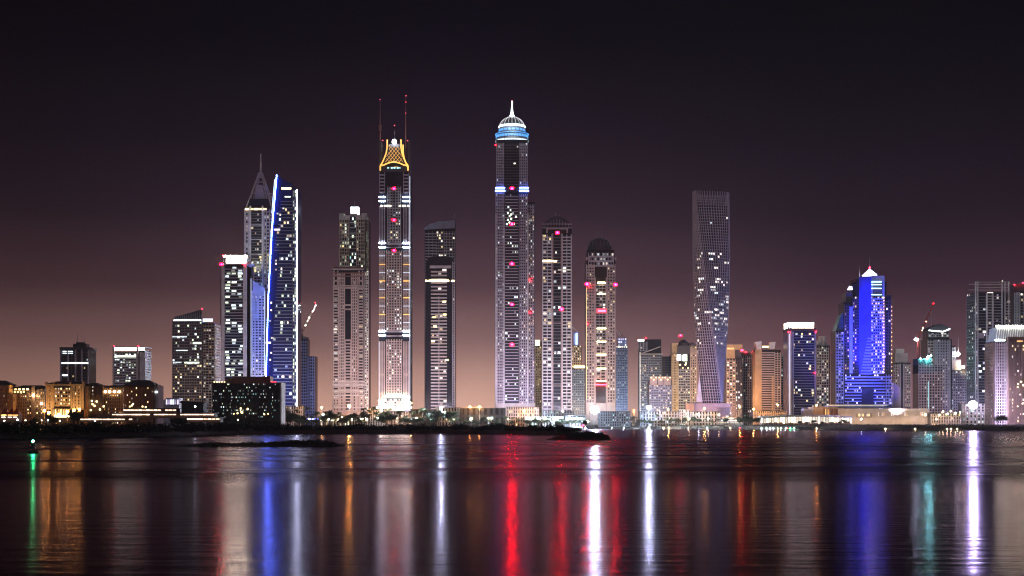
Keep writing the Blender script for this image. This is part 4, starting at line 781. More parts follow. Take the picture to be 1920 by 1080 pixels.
# --- between and right
t = T('apartment_tower', 'pale pinkish tower with a stepped top, right of the stepped blue tower', 'tower', 1691, 2250)
t.box('body', 1675, 1708, 680, mat='glass', y1=30); t.box('crown', 1679, 1703, 662, 680, 'pink', 2, 24); t.box('crown', 1681, 1697, 654, 662, 'palepanel', 4, 20); t.bay(1681, 1697, 664, 680, pitch=5, th=.4, nc=4, tw=.4, mat='pink', lit=.1, pal='P1', pr=.8, y=2)
t.bay(1675, 1686, 682, pitch=5, th=.4, nc=3, tw=.35, mat='pink', lit=.15, pal='P1,P2,Y1', pr=1); t.bay(1696, 1708, 682, pitch=5, th=.4, nc=3, tw=.35, mat='pink', lit=.18, pal='P1,W2,Y1', pr=1); t.pier([1688, 1694], 682, w=1.8, mat='lilac', pr=1.2); t.done()
t = T('construction_tower', 'netted tower under construction with teal work lamps on top', 'tower', 1744, 2060)
t.box('body', 1722, 1768, 684, mat='glasswarm', y1=30); t.box('netting', 1722, 1746, 672, 700, 'netting', -.6, 29); t.bay(1722, 1767.5, 698, pitch=5.4, th=.35, nc=9, tw=.3, mat='pink', lit=.06, pal='P1,W2', pr=1); t.vstrip((1740, 715), (1740, 775), .5, 'win_T2', -1.6); t.bay(1722, 1767.5, 682, 698, pitch=5.4, th=.3, nc=9, tw=.2, mat='grey', lit=0, pr=1.2)
for i in range(10): t.mast(1724 + i * 4.6, 684, 676 + (i * 7 % 4), y=2, r=.3, r2=.3, mat='rust', name='rebar_post')
for (px, py, s_) in ((1740, 669, 1.5), (1745, 667, 1.1), (1737, 672, .8), (1726, 672, .6)): b = MB(); b.ball((t.x(px), -1.5, t.z(py)), s_, 'teal_light'); t.one('work_lamp', b)
t.done()
t = T('apartment_tower', 'grey lilac tower with a dark hipped cap over a white light line', 'tower', 1762, 2250)
t.box('body', 1739, 1785, 636, mat='glass', y1=36); t.bay(1752, 1782, 637, pitch=5.2, th=.5, nc=6, tw=.5, mat='lilac', lit=.10, pal='P2,Y1', pr=1); t.bay(1739, 1751, 637, pitch=5.2, th=.4, nc=2, tw=.2, mat='pink', lit=.12, pal='P2,P1', pr=1.4); t.box('body', 1741, 1781, 621, 636, 'glass', 3, 33)
t.poly('cap', [(1740, 620), (1745, 614), (1762, 607), (1778, 613), (1781, 618), (1778, 622), (1760, 624)], 'dark', 0, 34)
b = MB(); b.bar((t.x(1741), -1, t.z(619.5)), (t.x(1768), -1, t.z(622)), .7, 'crown_cool', 5); b.bar((t.x(1768), -1, t.z(622)), (t.x(1781), -1, t.z(616.5)), .7, 'crown_cool', 5); t.one('light_strip', b); t.mast(1751, 612, 582, y=14, r=.6, r2=.3, mat='palepanel')
t.bay(1742, 1780, 624, 632, pitch=5, th=.3, nc=8, tw=.2, mat='grey', lit=.5, pal='P2,P1', pr=.6, y=3); t.done()
t = T('apartment_tower', 'violet grey tower with a white globe lamp on its roof', 'tower', 1797, 2350)
t.box('body', 1783, 1812, 694, mat='glassgrey', y1=26); t.box('body', 1786, 1803, 674, 694, 'lilac', 3, 22); t.bay(1783, 1812, 696, pitch=4.8, th=.42, nc=7, tw=.2, mat='lilac', lit=.15, pal='P1,W2,Y1', pr=1); t.box('body', 1783, 1793, 648, 674, 'glass', 3, 22); t.bay(1783, 1793, 650, 674, pitch=5, th=.35, nc=3, tw=.3, mat='grey', lit=.3, pal='P2,P1', pr=.6, y=3)
b = MB(); b.ball((t.x(1796), -1, t.z(664)), 3.0, 'globe_light', 12, 8); t.one('globe_lamp', b); t.mast(1798, 662, 632, y=4, r=.5, r2=.25, mat='palepanel'); b = MB(); b.ball((t.x(1806), -1, t.z(688)), 1.8, 'bulb_warm', 8, 5); t.one('roof_lamp', b); t.done()
t = T('apartment_tower', 'low pale violet tower just left of the foot of the tall slab tower', 'tower', 1820, 2420)
t.box('body', 1812, 1830, 706, mat='glassgrey', y1=24); t.bay(1812, 1830, 708, pitch=4.6, th=.42, nc=5, tw=.3, mat='lilac', lit=.12, pal='P1,W1', pr=1); t.done()
t = T('slab_tower', 'tall dark slab tower with pale vertical columns and an open roof frame', 'tower', 1860, 2000)
t.box('body', 1829, 1884, 548, mat='glass', y1=36); t.box('body', 1884, 1896, 562, mat='glass', y0=4, y1=36); t.pier([1829, 1833, 1878.5, 1884, 1891], 528, w=1.3, mat='white', pr=1.6); t.pier([1850, 1861], 550, w=1.8, mat='white', pr=1.8)
t.bay(1834, 1849, 551, pitch=5.3, th=.12, nc=2, tw=0, mat='coolgrey', lit=.16, pal='W2,P2,V2', pr=.3); t.bay(1851, 1860, 551, pitch=5.3, th=.42, nc=1, tw=0, mat='grey', lit=.14, pal='Y2,P2,V2', pr=1.2); t.bay(1862, 1878, 551, pitch=5.3, th=.25, nc=3, tw=0, mat='grey', lit=.10, pal='P2,V1', pr=1); t.bay(1885, 1896, 563, pitch=5.3, th=.42, nc=2, tw=0, mat='palepanel', lit=.3, pal='P2,Y1,P1', pr=1.4, y=4)
t.bay(0, 36, 548, pitch=5.3, th=.3, nc=5, tw=.2, mat='dark', lit=.15, pal='P2,W1', pr=.9, side=('L', 1829)); t.bay(1829, 1833, 548, pitch=5.3, th=.35, nc=1, tw=.1, mat='grey', lit=.3, pal='W2,P2,V2', pr=1)  # left side walls coloured darker to hold down the lamp spill
for py in (529, 534, 539, 544): t.band(1829, 1892, [py], .7, 'palepanel', pr=1.2)
for py in (529, 540): t.band(1829, 1892, [py], .7, 'palepanel', y=30, pr=1.2)
t.strip(1850, 1861, [549], .8, 'win_P2', -2.2); b = MB(); b.ball((t.x(1879), -1, t.z(527)), .8, 'win_P3'); t.one('roof_lamp', b); t.box('wall', 1834, 1845, 624, 634, 'lilac', -1.5, .2); t.done()
t = T('slab_tower', 'dark tower with pale balconies and red roof lamps at the right edge', 'tower', 1915, 2120)
t.box('body', 1900, 1960, 546, mat='glass', y1=34); t.box('crown', 1904, 1956, 532, 546, 'dark', 3, 30); t.bay(1901, 1912, 548, pitch=5.2, th=.4, nc=2, tw=.4, mat='white', lit=.05, pal='P1', pr=1.4); t.bay(1913, 1958, 550, pitch=5.2, th=.25, nc=8, tw=.1, mat='grey', lit=.2, pal='Y2,P2', pr=.8); t.avi(1901, 534, -2, .6, 'avi_small'); t.avi(1919, 530, 2, .8, 'avi_small'); t.done()
t = T('apartment_block', 'brown block with warm windows under a bright white louvred crown, right edge', 'building', 1895, 1850)
t.box('body', 1864, 1887, 640, mat='glasswarm', y1=34); t.box('body', 1888, 1975, 632, mat='brown', y0=-4, y1=34)
t.bay(0, 34, 642, pitch=5.6, th=.3, nc=6, tw=.4, mat='brown', lit=.06, pal='P1', pr=.8, side=('L', 1864)); t.bay(1865, 1887, 642, pitch=5.6, th=.3, nc=5, tw=.4, mat='pink', lit=.04, pal='P1', pr=.8); t.bay(1889, 1974, 640, pitch=6.6, th=.35, nc=17, tw=.45, mat='brown', lit=.20, pal='Y2,Y1,P2,Y3', pr=.7, y=-4)  # left side walls coloured brown to subdue glare from the mast lamp
t.poly('crown', [(1866, 640), (1870, 614), (1890, 610), (1972, 610), (1972, 632), (1888, 632)], 'coolgrey', 1, 30)
for i in range(24): b = MB(); b.bar((t.x(1868 + i * 4.4), .4, t.z(636 if i < 5 else 631)), (t.x(1871 + i * 4.3), .4, t.z(613)), .35, 'crown_dim', 4); t.one('louvre', b)
t.strip(1868, 1974, [611.5], 1.8, 'crown_white', 0); t.strip(1865, 1884, [638], 2.0, 'crown_cool', -1); t.strip(1904, 1915, [640], 1.0, 'win_O3', -5.5)
for (a, c) in ((1906, 720), (1912, 716), (1915, 722), (1905, 726), (1910, 740), (1914, 757), (1905, 762)): b = MB(); b.ball((t.x(a), -6, t.z(c)), .9, 'win_Y3'); t.one('wall_lamp', b)
t.done()
crane('red luffing crane with a hanging white floodlight, over the netted tower', 1722, 2180, 790, 634, (1751, 568), [(1717, 637, 'bulb_cool', 3.4), (1750, 569, 'avi_small', .7), (1736, 603, 'bulb_warm', .5), (1730, 615, 'bulb_warm', .5), (1729, 619, 'bulb_warm', .5)], 'redpaint', 5)
# ---------------------------------------------------------------- low buildings along the shore
LM = [(60, 'the left end of the hotel'), (120, 'the brightly lit hotel front'), (200, 'the hotel right wing'), (300, 'the terraced pavilion'), (400, 'the raked crown tower'), (530, 'the dark hotel block'), (600, 'the grey frame tower'), (700, 'the beige stone tower'), (780, 'the gold crown tower'),
      (860, 'the dark rounded tower'), (930, 'the dark low shed'), (1010, 'the tallest tower'), (1080, 'the red-lamp tower'), (1160, 'the domed tower'), (1260, 'the diagonal roof tower'), (1370, 'the twisted tower'), (1465, 'the horned tower'), (1540, 'the blue office tower'),
      (1680, 'the stepped blue tower'), (1770, 'the netted tower'), (1845, 'the tall slab tower'), (9999, 'the brown block')]
def near(px):
    for a, n in LM:
        if px < a: return n
def hip(t, x0, x1, yb, yt, mat='roof', over=1.5, y0=0, y1=20):
    b = MB(); a, c = t.x(x0) - over, t.x(x1) + over; z0, z1 = t.z(yb), t.z(yt); ym = (y0 + y1) / 2; r = min((c - a) * .3, (y1 - y0) * .4)
    i = len(b.v); k = b.mi(mat); b.v += [(a, y0 - over, z0), (c, y0 - over, z0), (c, y1 + over, z0), (a, y1 + over, z0), (a + r, ym, z1), (c - r, ym, z1)]
    b.f += [(0, 3, 2, 1), (0, 1, 5, 4), (1, 2, 5), (2, 3, 4, 5), (3, 0, 4)]; b.m += [k] * 5; t.one('roof', b)
DH = 1480
t = T('hotel_wing', 'dim hotel wing cut by the left edge of the picture', 'hotel', 4, DH)
t.box('body', -40, 17, 722, mat='sandstone', y1=20); t.bay(-40, 16.5, 724, pitch=8, th=.5, nc=9, tw=.5, mat='brown', lit=.06, pal='P1,Y1', pr=.7); hip(t, -40, 18, 722, 713); t.box('body', 17, 24, 738, mat='brown', y1=16); t.done()
t = T('hotel_wing', 'left hotel wing with two rows of lit arches under its eaves', 'hotel', 55, DH + 12)
t.box('body', 25, 85, 727, mat='glasswarm', y1=20); t.bay(25, 84.5, 729, pitch=6.4, th=.5, nc=14, tw=.5, mat='brown', lit=.26, pal='Y2,O2,Y3', pr=.8); t.box('body', 60, 67, 724, mat='brown', y0=-2, y1=16)
for i in range(4): t.newbox('lit_arch', 28 + i * 7.4, 32 + i * 7.4, 728.5, 731.5, 'win_Y3', -1.4, -1.0); t.newbox('lit_arch', 27 + i * 5.6, 30 + i * 5.6, 733.5, 736.5, 'win_Y2', -1.4, -1.0)
b = MB(); b.ball((t.x(65), -4, t.z(741)), .8, 'bulb_warm'); t.one('wall_lamp', b); b = MB(); b.ball((t.x(81), -6, t.z(757)), .8, 'bulb_warm'); t.one('wall_lamp', b)
hip(t, 25, 85, 727, 722); t.done()
t = T('hotel', 'brightly floodlit golden hotel front with balconies and arcade', 'hotel', 123, DH)
t.box('body', 86, 160, 720, mat='glasswarm', y1=24); t.bay(102, 133, 727, 762, pitch=6.7, th=.5, nc=6, tw=.28, mat='sandstone', lit=.75, pal='Y2,Y3,P2', pr=1.0)
t.bay(87, 102, 724, 768, pitch=6.7, th=.55, nc=3, tw=.62, mat='sandstone', lit=.35, pal='Y2,Y3', pr=1.8); t.bay(133, 158, 724, 768, pitch=6.7, th=.55, nc=4, tw=.62, mat='sandstone', lit=.3, pal='Y2,Y3', pr=1.8)
t.bay(97, 132, 766, 782, pitch=14, th=.1, nc=7, tw=.4, mat='sandstone', lit=.9, pal='Y3,Y2', pr=2.2); t.band(86, 160, [722], 2, 'sandstone', pr=2.6); t.strip(104, 132, [780.5], 1.6, 'yellowband', -4, 'lit_arcade'); t.box('body', 158, 166, 724, mat='brown', y0=-1, y1=20)
hip(t, 88, 158, 720, 714.5); 
for a in (87, 102, 133, 157): t.box('crown', a - 1.5, a + 1.5, 716, 723, 'sandstone', -2.8, 1)
for (a, c) in ((91, 770), (99, 774), (118, 777), (134, 772), (146, 770), (156, 768)): b = MB(); b.ball((t.x(a), -14, t.z(c)), .62, 'bulb_orange'); b.box(t.x(a) - 1.5, t.x(a) + 1.5, -13.1, -12.9, t.z(c) - 1.5, t.z(c) + 1.5, 'dark'); b.box(t.x(a) - 1.5, t.x(a) + 1.5, -14.3, -12.9, t.z(c) + 1.5, t.z(c) + 1.7, 'dark'); b.box(t.x(a) - .1, t.x(a) + .1, -12.9, -12.7, 0, t.z(c) + 1.4, 'dark'); t.one('streak_lamp', b)  # orange lamps with back shades, added to colour the streak on the water
for a, pw, an in ((94, 1.1e4, 50), (145, 1.1e4, 50), (110, 4e3, 120), (126, 4e3, 120), (155, 4e3, 44)): spot('facade_floodlight', (t.x(a), -9, 9), (t.x(a), 0, 34), pw, (1, .74, .40), an, .7, .4, t.root).matrix_parent_inverse = Matrix()
t.done()
t = T('hotel_wing', 'dark middle hotel wing with lit palms before it, right of the golden front', 'hotel', 180, DH + 10)
t.box('body', 160, 193, 722, mat='brown', y1=20); t.bay(160.5, 192.5, 724, pitch=6.6, th=.5, nc=8, tw=.55, mat='brown', lit=.10, pal='P2,Y2', pr=.8)
for (a, c) in ((166, 752), (175, 752), (184, 753), (176, 758), (180, 761), (173, 769), (190, 768), (197, 762)): b = MB(); b.ball((t.x(a), -5, t.z(c)), 1.0, 'win_Y3'); t.one('wall_lamp', b)
hip(t, 161, 184, 722, 717.5); t.done()
t = T('hotel_wing', 'brown hotel wing with a row of four bright wall lamps', 'hotel', 214, DH + 14)
t.box('body', 193, 231, 726, mat='glasswarm', y1=20); t.bay(193.5, 231, 727, pitch=6.4, th=.5, nc=9, tw=.52, mat='brown', lit=.28, pal='Y2,O2,P2', pr=.8)
for a in (199, 207, 216, 225): b = MB(); b.ball((t.x(a), -3, t.z(734.5)), 1.3, 'wing_lamp'); t.one('wall_lamp', b)
hip(t, 193, 231, 726, 722); t.done()
t = T('hotel_wing', 'right end hotel wing with a broad dark hipped roof, beside a pale gable', 'hotel', 260, DH)
t.box('body', 232, 288, 724, mat='brown', y1=26); t.bay(232.5, 288, 726, pitch=6.6, th=.5, nc=13, tw=.5, mat='brown', lit=.14, pal='Y2,P2,Y3', pr=.8); t.box('wall', 288.5, 296, 723, mat='palepanel', y0=2, y1=24); t.strip(290, 294, [735], 1.5, 'win_W3', 1.4, 'wall_lamp')
hip(t, 233, 289, 724, 712, 'roof', 3, 0, 26); t.done()
# terraced pavilion
t = T('terraced_pavilion', 'low terraced waterfront pavilion with three long rows of warm lit decks', 'pavilion', 280, 1330)
for (a, c, yt, yb, d0) in ((150, 255, 784, 788, 0), (205, 398, 775, 781, 8), (221, 322, 766.5, 772, 18), (350, 412, 783.5, 789, 0)):
    t.box('body', a, c, yt, yb + 3, 'brown', d0 + 2, d0 + 16); t.box('deck_roof', a - 2, c + 2, yt - 1.3, yt, 'dark', d0 - 1.5, d0 + 17)
    n_ = int((c - a) / 7)
    for i in range(n_):
        if rnd.random() < .88: u = a + (c - a) * i / n_; t.newbox('lit_bay', u, u + (c - a) / n_ * .82, yt + 1.3, yt + 3.2, 'deckstrip', d0 + 1.4, d0 + 1.8)
t.box('body', 330, 372, 754, 776, 'charcoal', 22, 40); t.box('body', 176, 200, 777, 786, 'brown', 6, 16); t.poly('crown', [(326, 754), (330, 751), (372, 753), (368, 757), (332, 757)], 'charcoal', 21, 41)
for (a, c) in ((236, 762), (240, 760), (260, 762), (266, 763), (242, 757)): b = MB(); b.ball((t.x(a), 14, t.z(c)), .8, 'win_Y3'); t.one('wall_lamp', b)
t.done()
t = T('low_building', 'low white floodlit building behind the terraced pavilion', 'building', 325, 1700)
t.box('body', 298, 315, 749, mat='palepanel', y1=20); t.box('body', 311, 336, 746, mat='white', y0=-1, y1=20); t.bay(311, 336, 748, 760, pitch=14, th=.05, nc=6, tw=.15, mat='white', lit=1, pal='W2,V2', pr=.6, y=-1); t.done()
t = T('beach_marquee', 'row of small warm lit marquee roofs at the left edge', 'marquee', 15, 1330)
for a in (-6, 6, 18, 28):
    hip(t, a - 5, a + 5, 777, 767, 'redpaint', .4, 2, 10); t.newbox('lit_bay', a - 4.5, a + 4.5, 777.5, 779.2, 'win_O3', 1.6, 1.9); t.newbox('lit_bay', a - 4, a + 3, 781.5, 783, 'win_P3', 1, 1.3)
t.box('body', -12, 34, 777, mat='brown', y0=2.2, y1=10); t.done()
# dark hotel block
t = T('hotel_block', 'broad dark hotel block with scattered greenish windows, before the tall left cluster', 'hotel', 463, 1560)
t.box('body', 398, 525, 719, mat='black', y1=26); t.box('body', 525, 528, 717, mat='palepanel', y0=-.5, y1=26)
t.bay(399, 524.5, 719, 786, pitch=6.0, th=.5, nc=52, tw=.45, mat='charcoal', lit=.17, pal='G1,G2,P1,W1,W2,T1', pr=.5)
t.box('roof', 397, 527, 717.3, 719, 'rust', -1, 27); t.box('roof_hall', 433, 506, 705.5, 717.3, 'rust', 6, 22); t.box('roof_hall', 421, 434, 709, 717.3, 'brown', 5, 20)
for a in (494, 499, 504): t.box('roof_hall', a, a + 2, 704, 717, 'redpaint', 4, 6)
for i in range(5): b = MB(); b.ball((t.x(402 + i * 4.8), -.4, t.z(716.2)), .7, 'win_Y3'); t.one('roof_lamp', b)
b = MB(); b.box(t.x(508), t.x(519), -.8, -.3, t.z(717), t.z(715.5), 'win_R2'); t.one('red_sign', b)
for (a, c, r_) in ((454, 766, 1.1), (456, 773, 1.4), (467, 767, 1.1), (498, 777, .9), (441, 776, .8), (448, 775, .9), (505, 776, .7)): b = MB(); b.ball((t.x(a), -8, t.z(c)), r_, 'win_Y3'); t.one('wall_lamp', b)
t.done()
# low buildings between spit and towers
def low(name, label, x0, x1, yt, D, mat, lit=.3, pal='Y2,W2', nc=8, pitch=6, dep=16, th=.3, roof='roof', front=None, fy=(784, 790)):
    D = min(D, 1955); t = T(name, label, 'building', (x0 + x1) / 2, D); t.box('body', x0, x1, yt, mat='glasswarm', y1=dep); t.bay(x0, x1, yt, pitch=pitch, th=th, nc=nc, tw=.5, mat=mat, lit=lit * .55, pal=pal, pr=.7); t.box('roof', x0 - .8, x1 + .8, yt - 1, yt, roof, -1.4, dep + 1)
    if front:
        n_ = max(2, int((x1 - x0) / 5))
        for i in range(n_): u = x0 + (x1 - x0) * i / n_; t.newbox('shopfront', u + .3, u + (x1 - x0) / n_ - .5, fy[0], fy[1], front, -1.5, -1.0)
    t.done()
low('white_villa', 'small white lit house between the blue glass tower and the trees', 529, 568, 762, 2010, 'white', .25, 'B2,W2', 9, 7)
low('shop_pavilion', 'glowing row of beach shops behind the trees, below the beige stone tower', 600, 690, 779, 1945, 'palepanel', .5, 'Y2,G2', 18, 9, 12, .2, 'roof', 'shopfront', (784, 789))
low('low_building', 'pale low arcade building left of the gold crown tower foot', 690, 726, 766, 1990, 'palepanel', .45, 'G2,Y2,W2', 8, 5)
low('low_building', 'pinkish low building right of the gold crown tower foot', 728, 770, 772, 1975, 'pink', .25, 'Y2,P2', 9, 6)
low('dark_shed', 'dark flat-roofed shed between the gold crown tower and the rounded tower', 770, 817, 768, 1960, 'charcoal', .03, 'Y1', 6, 12)
low('low_building', 'white low building with lit bays under the dark rounded tower', 818, 862, 765, 1985, 'palepanel', .3, 'Y2,W2', 8, 8)
low('dark_shed', 'long dark windowless shed with orange lamps above its roof', 862, 948, 765.5, 1950, 'charcoal', .01, 'Y1', 8, 14)
low('low_building', 'long pink low building with small windows at the foot of the tallest tower', 949, 1010, 763.5, 1985, 'pink', .12, 'P2,Y2', 14, 6)
low('shop_pavilion', 'white lit promenade shops in front of the long pink building', 985, 1040, 782, 1935, 'white', .4, 'T2,W2', 10, 8, 10, .25, 'white', 'shopcool', (783.5, 787))
low('shop_pavilion', 'teal lit promenade shops below the red-lamp tower', 1060, 1098, 780, 1940, 'coolgrey', .4, 'T2,W2', 8, 7, 10, .25, 'white', 'shopcool', (783, 787))
low('low_building', 'low bluish building with small windows left of the starry white lamp', 1016, 1078, 771, 1990, 'coolgrey', .25, 'W2,T2', 12, 6)
low('low_building', 'blue-lit marina building right of the starry white lamp', 1122, 1182, 772, 1990, 'coolgrey', .3, 'T2,W2,P1', 14, 5)
low('low_building', 'bluish marina hall with bright teal windows, under the diagonal roof tower', 1200, 1275, 772, 1985, 'coolgrey', .35, 'T2,T3,W2', 14, 6)
low('low_building', 'small white glowing house at the foot of the twisted tower', 1274, 1292, 769, 1960, 'white', .85, 'W3,T2', 5, 5, 12, .3, 'white')
low('low_building', 'dark grey low building before the twisted tower podium', 1294, 1350, 772, 1965, 'grey', .06, 'P1', 10, 8)
low('low_building', 'low terrace building behind trees below the horned tower', 1412, 1475, 771, 1960, 'beige', .12, 'Y1,P1', 18, 6)
low('low_building', 'glowing blue-white tiered building behind the violet star lamp', 1803, 1868, 757, 1955, 'palepanel', .5, 'T2,W2,V2', 9, 5.5)
low('low_building', 'pinkish low building with warm lamps before the netted tower', 1745, 1802, 776, 1950, 'pink', .35, 'Y2,O2', 12, 6)
t = T('billboard', 'bright blue-white lit billboard on the promenade right of the tallest tower', 'billboard', 1048, 1925); t.newbox('screen', 1040.5, 1056, 781, 789, 'billboard', -.5, 0); t.box('frame', 1040, 1056.5, 780.5, 789.5, 'dark', 0, .8); t.box('post', 1044, 1045, 789.5, mat='dark', y0=.2, y1=.8); t.box('post', 1052, 1053, 789.5, mat='dark', y0=.2, y1=.8); t.done()
t = T('lit_sign_tower', 'small orange lit sign tower standing between two marina buildings', 'sign', 1188, 1960); t.box('frame', 1186, 1191, 766, mat='sandstone', y0=0, y1=3); t.newbox('sign_panel', 1186.3, 1190.7, 767, 774, 'win_O3', -.4, -.1); t.newbox('sign_panel', 1186.6, 1190.4, 775, 779, 'win_O2', -.4, -.1); t.done()
t = T('tiered_pavilion', 'white tiered pavilion shaped like a yacht with lit decks, below the twisted tower', 'pavilion', 1368, 1950)
for i, (a, c, y_) in enumerate(((1344, 1396, 791), (1350, 1389, 787), (1354, 1382, 783), (1360, 1376, 779.5))):
    t.box('body', a + 2, c - 2, y_, y_ + 4 if i else BOT, 'palepanel', i * 2 + 1, 14 - i); t.poly('deck', [(a, y_), (a + 3, y_ - .9), (c - 5, y_ - .9), (c, y_)], 'white', i * 2 - 1, 15 - i); t.newbox('lit_deck', a + 3, c - 5, y_ + .6, y_ + 2.2, 'shelllight', i * 2 + .4, i * 2 + .8)
t.mast(1368, 779, 772, y=8, r=.3); t.done()
# curved canopy pavilion
t = T('curved_pavilion', 'long curved canopy pavilion glowing warm underneath, on the right shore', 'pavilion', 1512, 1870)
b = MB(); n_ = 24
for i in range(n_):
    u0, u1 = i / n_, (i + 1) / n_; q = lambda u: (1427 + 172 * u, 777.5 + 3.5 * (2 * u - 1) ** 2, -12 * math.sin(math.pi * u))
    (a, ya, da), (c, yc, dc) = q(u0), q(u1)
    b.hexa([(t.x(a), da, t.z(ya + 3.2)), (t.x(c), dc, t.z(yc + 3.2)), (t.x(c), 26, t.z(yc + 3.2)), (t.x(a), 26, t.z(ya + 3.2)), (t.x(a), da, t.z(ya)), (t.x(c), dc, t.z(yc)), (t.x(c), 26, t.z(yc)), (t.x(a), 26, t.z(ya))], 'palepanel')
t.one('canopy', b)
for i in range(34):
    u = (i + .1) / 34; a, ya, da = q(u); a2 = q((i + .85) / 34)[0]; t.newbox('shopfront', a, a2, ya + 4, 791 + (rnd.random() * 3), 'shelllight', da * .3 + 3, da * .3 + 3.5)
t.box('body', 1430, 1597, 781.5, mat='brown', y0=5, y1=24)
for i in range(18): t.box('column', 1432 + i * 9.4, 1432.8 + i * 9.4, 781, 796, 'palepanel', 1, 2)
t.done()
t = T('mall', 'long pale low mall with orange washed walls under the stepped blue tower', 'mall', 1655, 1965)
t.box('body', 1572, 1742, 766, mat='palepanel', y0=0, y1=40); t.box('body', 1526, 1572, 763, mat='beige', y0=4, y1=36); t.box('body', 1510, 1528, 766, mat='bluewall', y0=8, y1=30); t.bay(1645, 1738, 772, 788, pitch=17, th=.45, nc=26, tw=.5, mat='palepanel', lit=.4, pal='Y2,O2,P2', pr=.5)
t.bay(1545, 1571, 766, 782, pitch=16, th=.2, nc=9, tw=.4, mat='rust', lit=.2, pal='O2,Y2', pr=.8, y=4); t.bay(1605, 1635, 775, 783, pitch=8, th=.2, nc=8, tw=.4, mat='beige', lit=.5, pal='P2,Y2', pr=.8)
t.band(1552, 1664, [759.5], 1.4, 'white', y=2, pr=5); t.box('body', 1556, 1660, 760, 764, 'bluewall', 6, 34); t.strip(1554, 1662, [760.6], .5, 'shelllight', -3.2); 
for a in (1580, 1600, 1622, 1646, 1668, 1690, 1712, 1734): spot('facade_floodlight', (t.x(a), -12, 4), (t.x(a), 0, 12), 5e3, (1, .62, .34), 120, .7, .4, t.root).matrix_parent_inverse = Matrix()
t.done()

# ---------------------------------------------------------------- hidden floodlights added in front of the towers to wash their faces
def fill_flood(px, D, tpx, tD, tz, power, color, ang=105):
    if tD - D > 110: D = tD - (88 if not 1560 < px < 1745 else 42); tz = 80; power *= (1 if not 1560 < px < 1745 else .3)
    else: power *= 1.6
    r = empty('floodlight_mast', (X(px, D), D, GZ)); tag(r, 'added mast with a fill light aimed at the towers behind ' + near(px), 'floodlight', 'added fill light masts')
    b = MB(); b.bar((0, 0, 0), (0, 0, 17.4), .22, 'dark', 5); b.build('pole', r)
    b = MB(); b.box(-.6, .6, -.9, -.3, 17.2, 18, 'dark'); b.build('lamp_housing', r)
    o = spot('fill_light', (X(px, D), D + .4, GZ + 18.6), (X(tpx, tD), tD, max(tz, 85)), power, color, ang, .8, 1.2, r)
WARM = (1, .74, .62); PINK = (.92, .74, .82); VIO = (.78, .68, 1.0); BLU = (.55, .66, 1.0); ORA = (1, .58, .34)
FL = .32
for a in ((141, 1650, 141, 1750, 80, 3e4, VIO), (241, 1650, 241, 1750, 60, 5e4, WARM), (350, 1780, 350, 1950, 60, 1.1e5, WARM), (390, 1800, 390, 1950, 30, .5e5, ORA), (440, 1900, 440, 2080, 120, 2.6e5, VIO), (490, 1900, 482, 2110, 120, 3e5, VIO), (478, 1900, 485, 2180, 150, 8e5, VIO),
          (540, 1900, 535, 2080, 60, 3.4e5, BLU), (577, 1960, 577, 2230, 80, 3e5, (.42, .5, 1)), (640, 1930, 640, 2080, 90, 4.2e5, PINK), (668, 1930, 665, 2080, 140, 3.4e5, WARM), (690, 1960, 690, 2260, 200, 3.5e5, (1, .9, .6)),
          (725, 1930, 725, 2080, 110, 3.6e5, PINK), (755, 1930, 752, 2080, 110, 3.6e5, PINK), (742, 1900, 740, 2080, 260, 5e5, VIO), (815, 1930, 815, 2080, 90, 3.6e5, VIO), (840, 1930, 840, 2080, 160, 3.2e5, PINK),
          (935, 1930, 940, 2080, 100, 3.6e5, PINK), (985, 1930, 980, 2080, 120, 3.6e5, VIO), (962, 1900, 962, 2080, 280, 6.5e5, VIO), (1030, 1930, 1030, 2080, 80, 3.5e5, VIO), (1060, 1930, 1060, 2080, 170, 4.2e5, PINK),
          (1105, 1930, 1110, 2080, 100, 5.2e5, (1, .66, .46)), (1145, 1930, 1142, 2080, 130, 5.2e5, (1, .66, .46)), (1125, 1940, 1127, 2080, 30, 2.2e5, BLU), (1205, 1950, 1205, 2300, 60, 6e5, BLU), (1240, 1950, 1240, 2120, 60, 6e5, BLU), (1168, 1950, 1168, 2400, 60, 9e5, BLU), (1086, 1950, 1086, 2450, 60, 9e5, (1, .8, .6)), (1280, 1950, 1282, 2260, 80, 12e5, (1, .74, .45)),
          (1205, 1935, 1325, 2080, 160, 20e5, (1, .50, .42)), (1462, 1935, 1350, 2080, 160, 18e5, (.30, .36, 1)), (1335, 1935, 1336, 2080, 40, 2e5, PINK), (1380, 1980, 1382, 2260, 60, 9e5, (1, .55, .35)), (1440, 1960, 1440, 2200, 80, 11e5, (1, .55, .32)),
          (1505, 1930, 1503, 2080, 70, 7e5, (.12, .10, 1)), (1545, 1960, 1543, 2200, 70, 2.5e5, VIO), (1640, 1925, 1640, 2050, 60, 26e5, (.04, .045, 1)), (1590, 1925, 1590, 2050, 60, 16e5, (.12, .14, 1)), (1680, 1955, 1682, 2060, 50, 1.6e5, PINK),
          (1692, 1980, 1692, 2250, 70, 3.4e5, PINK), (1745, 1925, 1745, 2060, 50, 1.8e5, (1, .5, .85)), (1765, 1960, 1765, 2250, 80, 4e5, VIO), (1800, 1960, 1800, 2350, 60, 5e5, (.70, .6, 1)), (1850, 1880, 1855, 2000, 90, 2.4e5, VIO), (1870, 1780, 1880, 1850, 50, .3e5, PINK), (1905, 1990, 1908, 2120, 150, 1.5e5, VIO), (1870, 1800, 1885, 1850, 100, .3e5, (.6, .8, 1))):
    fill_flood(a[0], a[1], a[2], a[3], a[4], a[5] * FL, a[6])
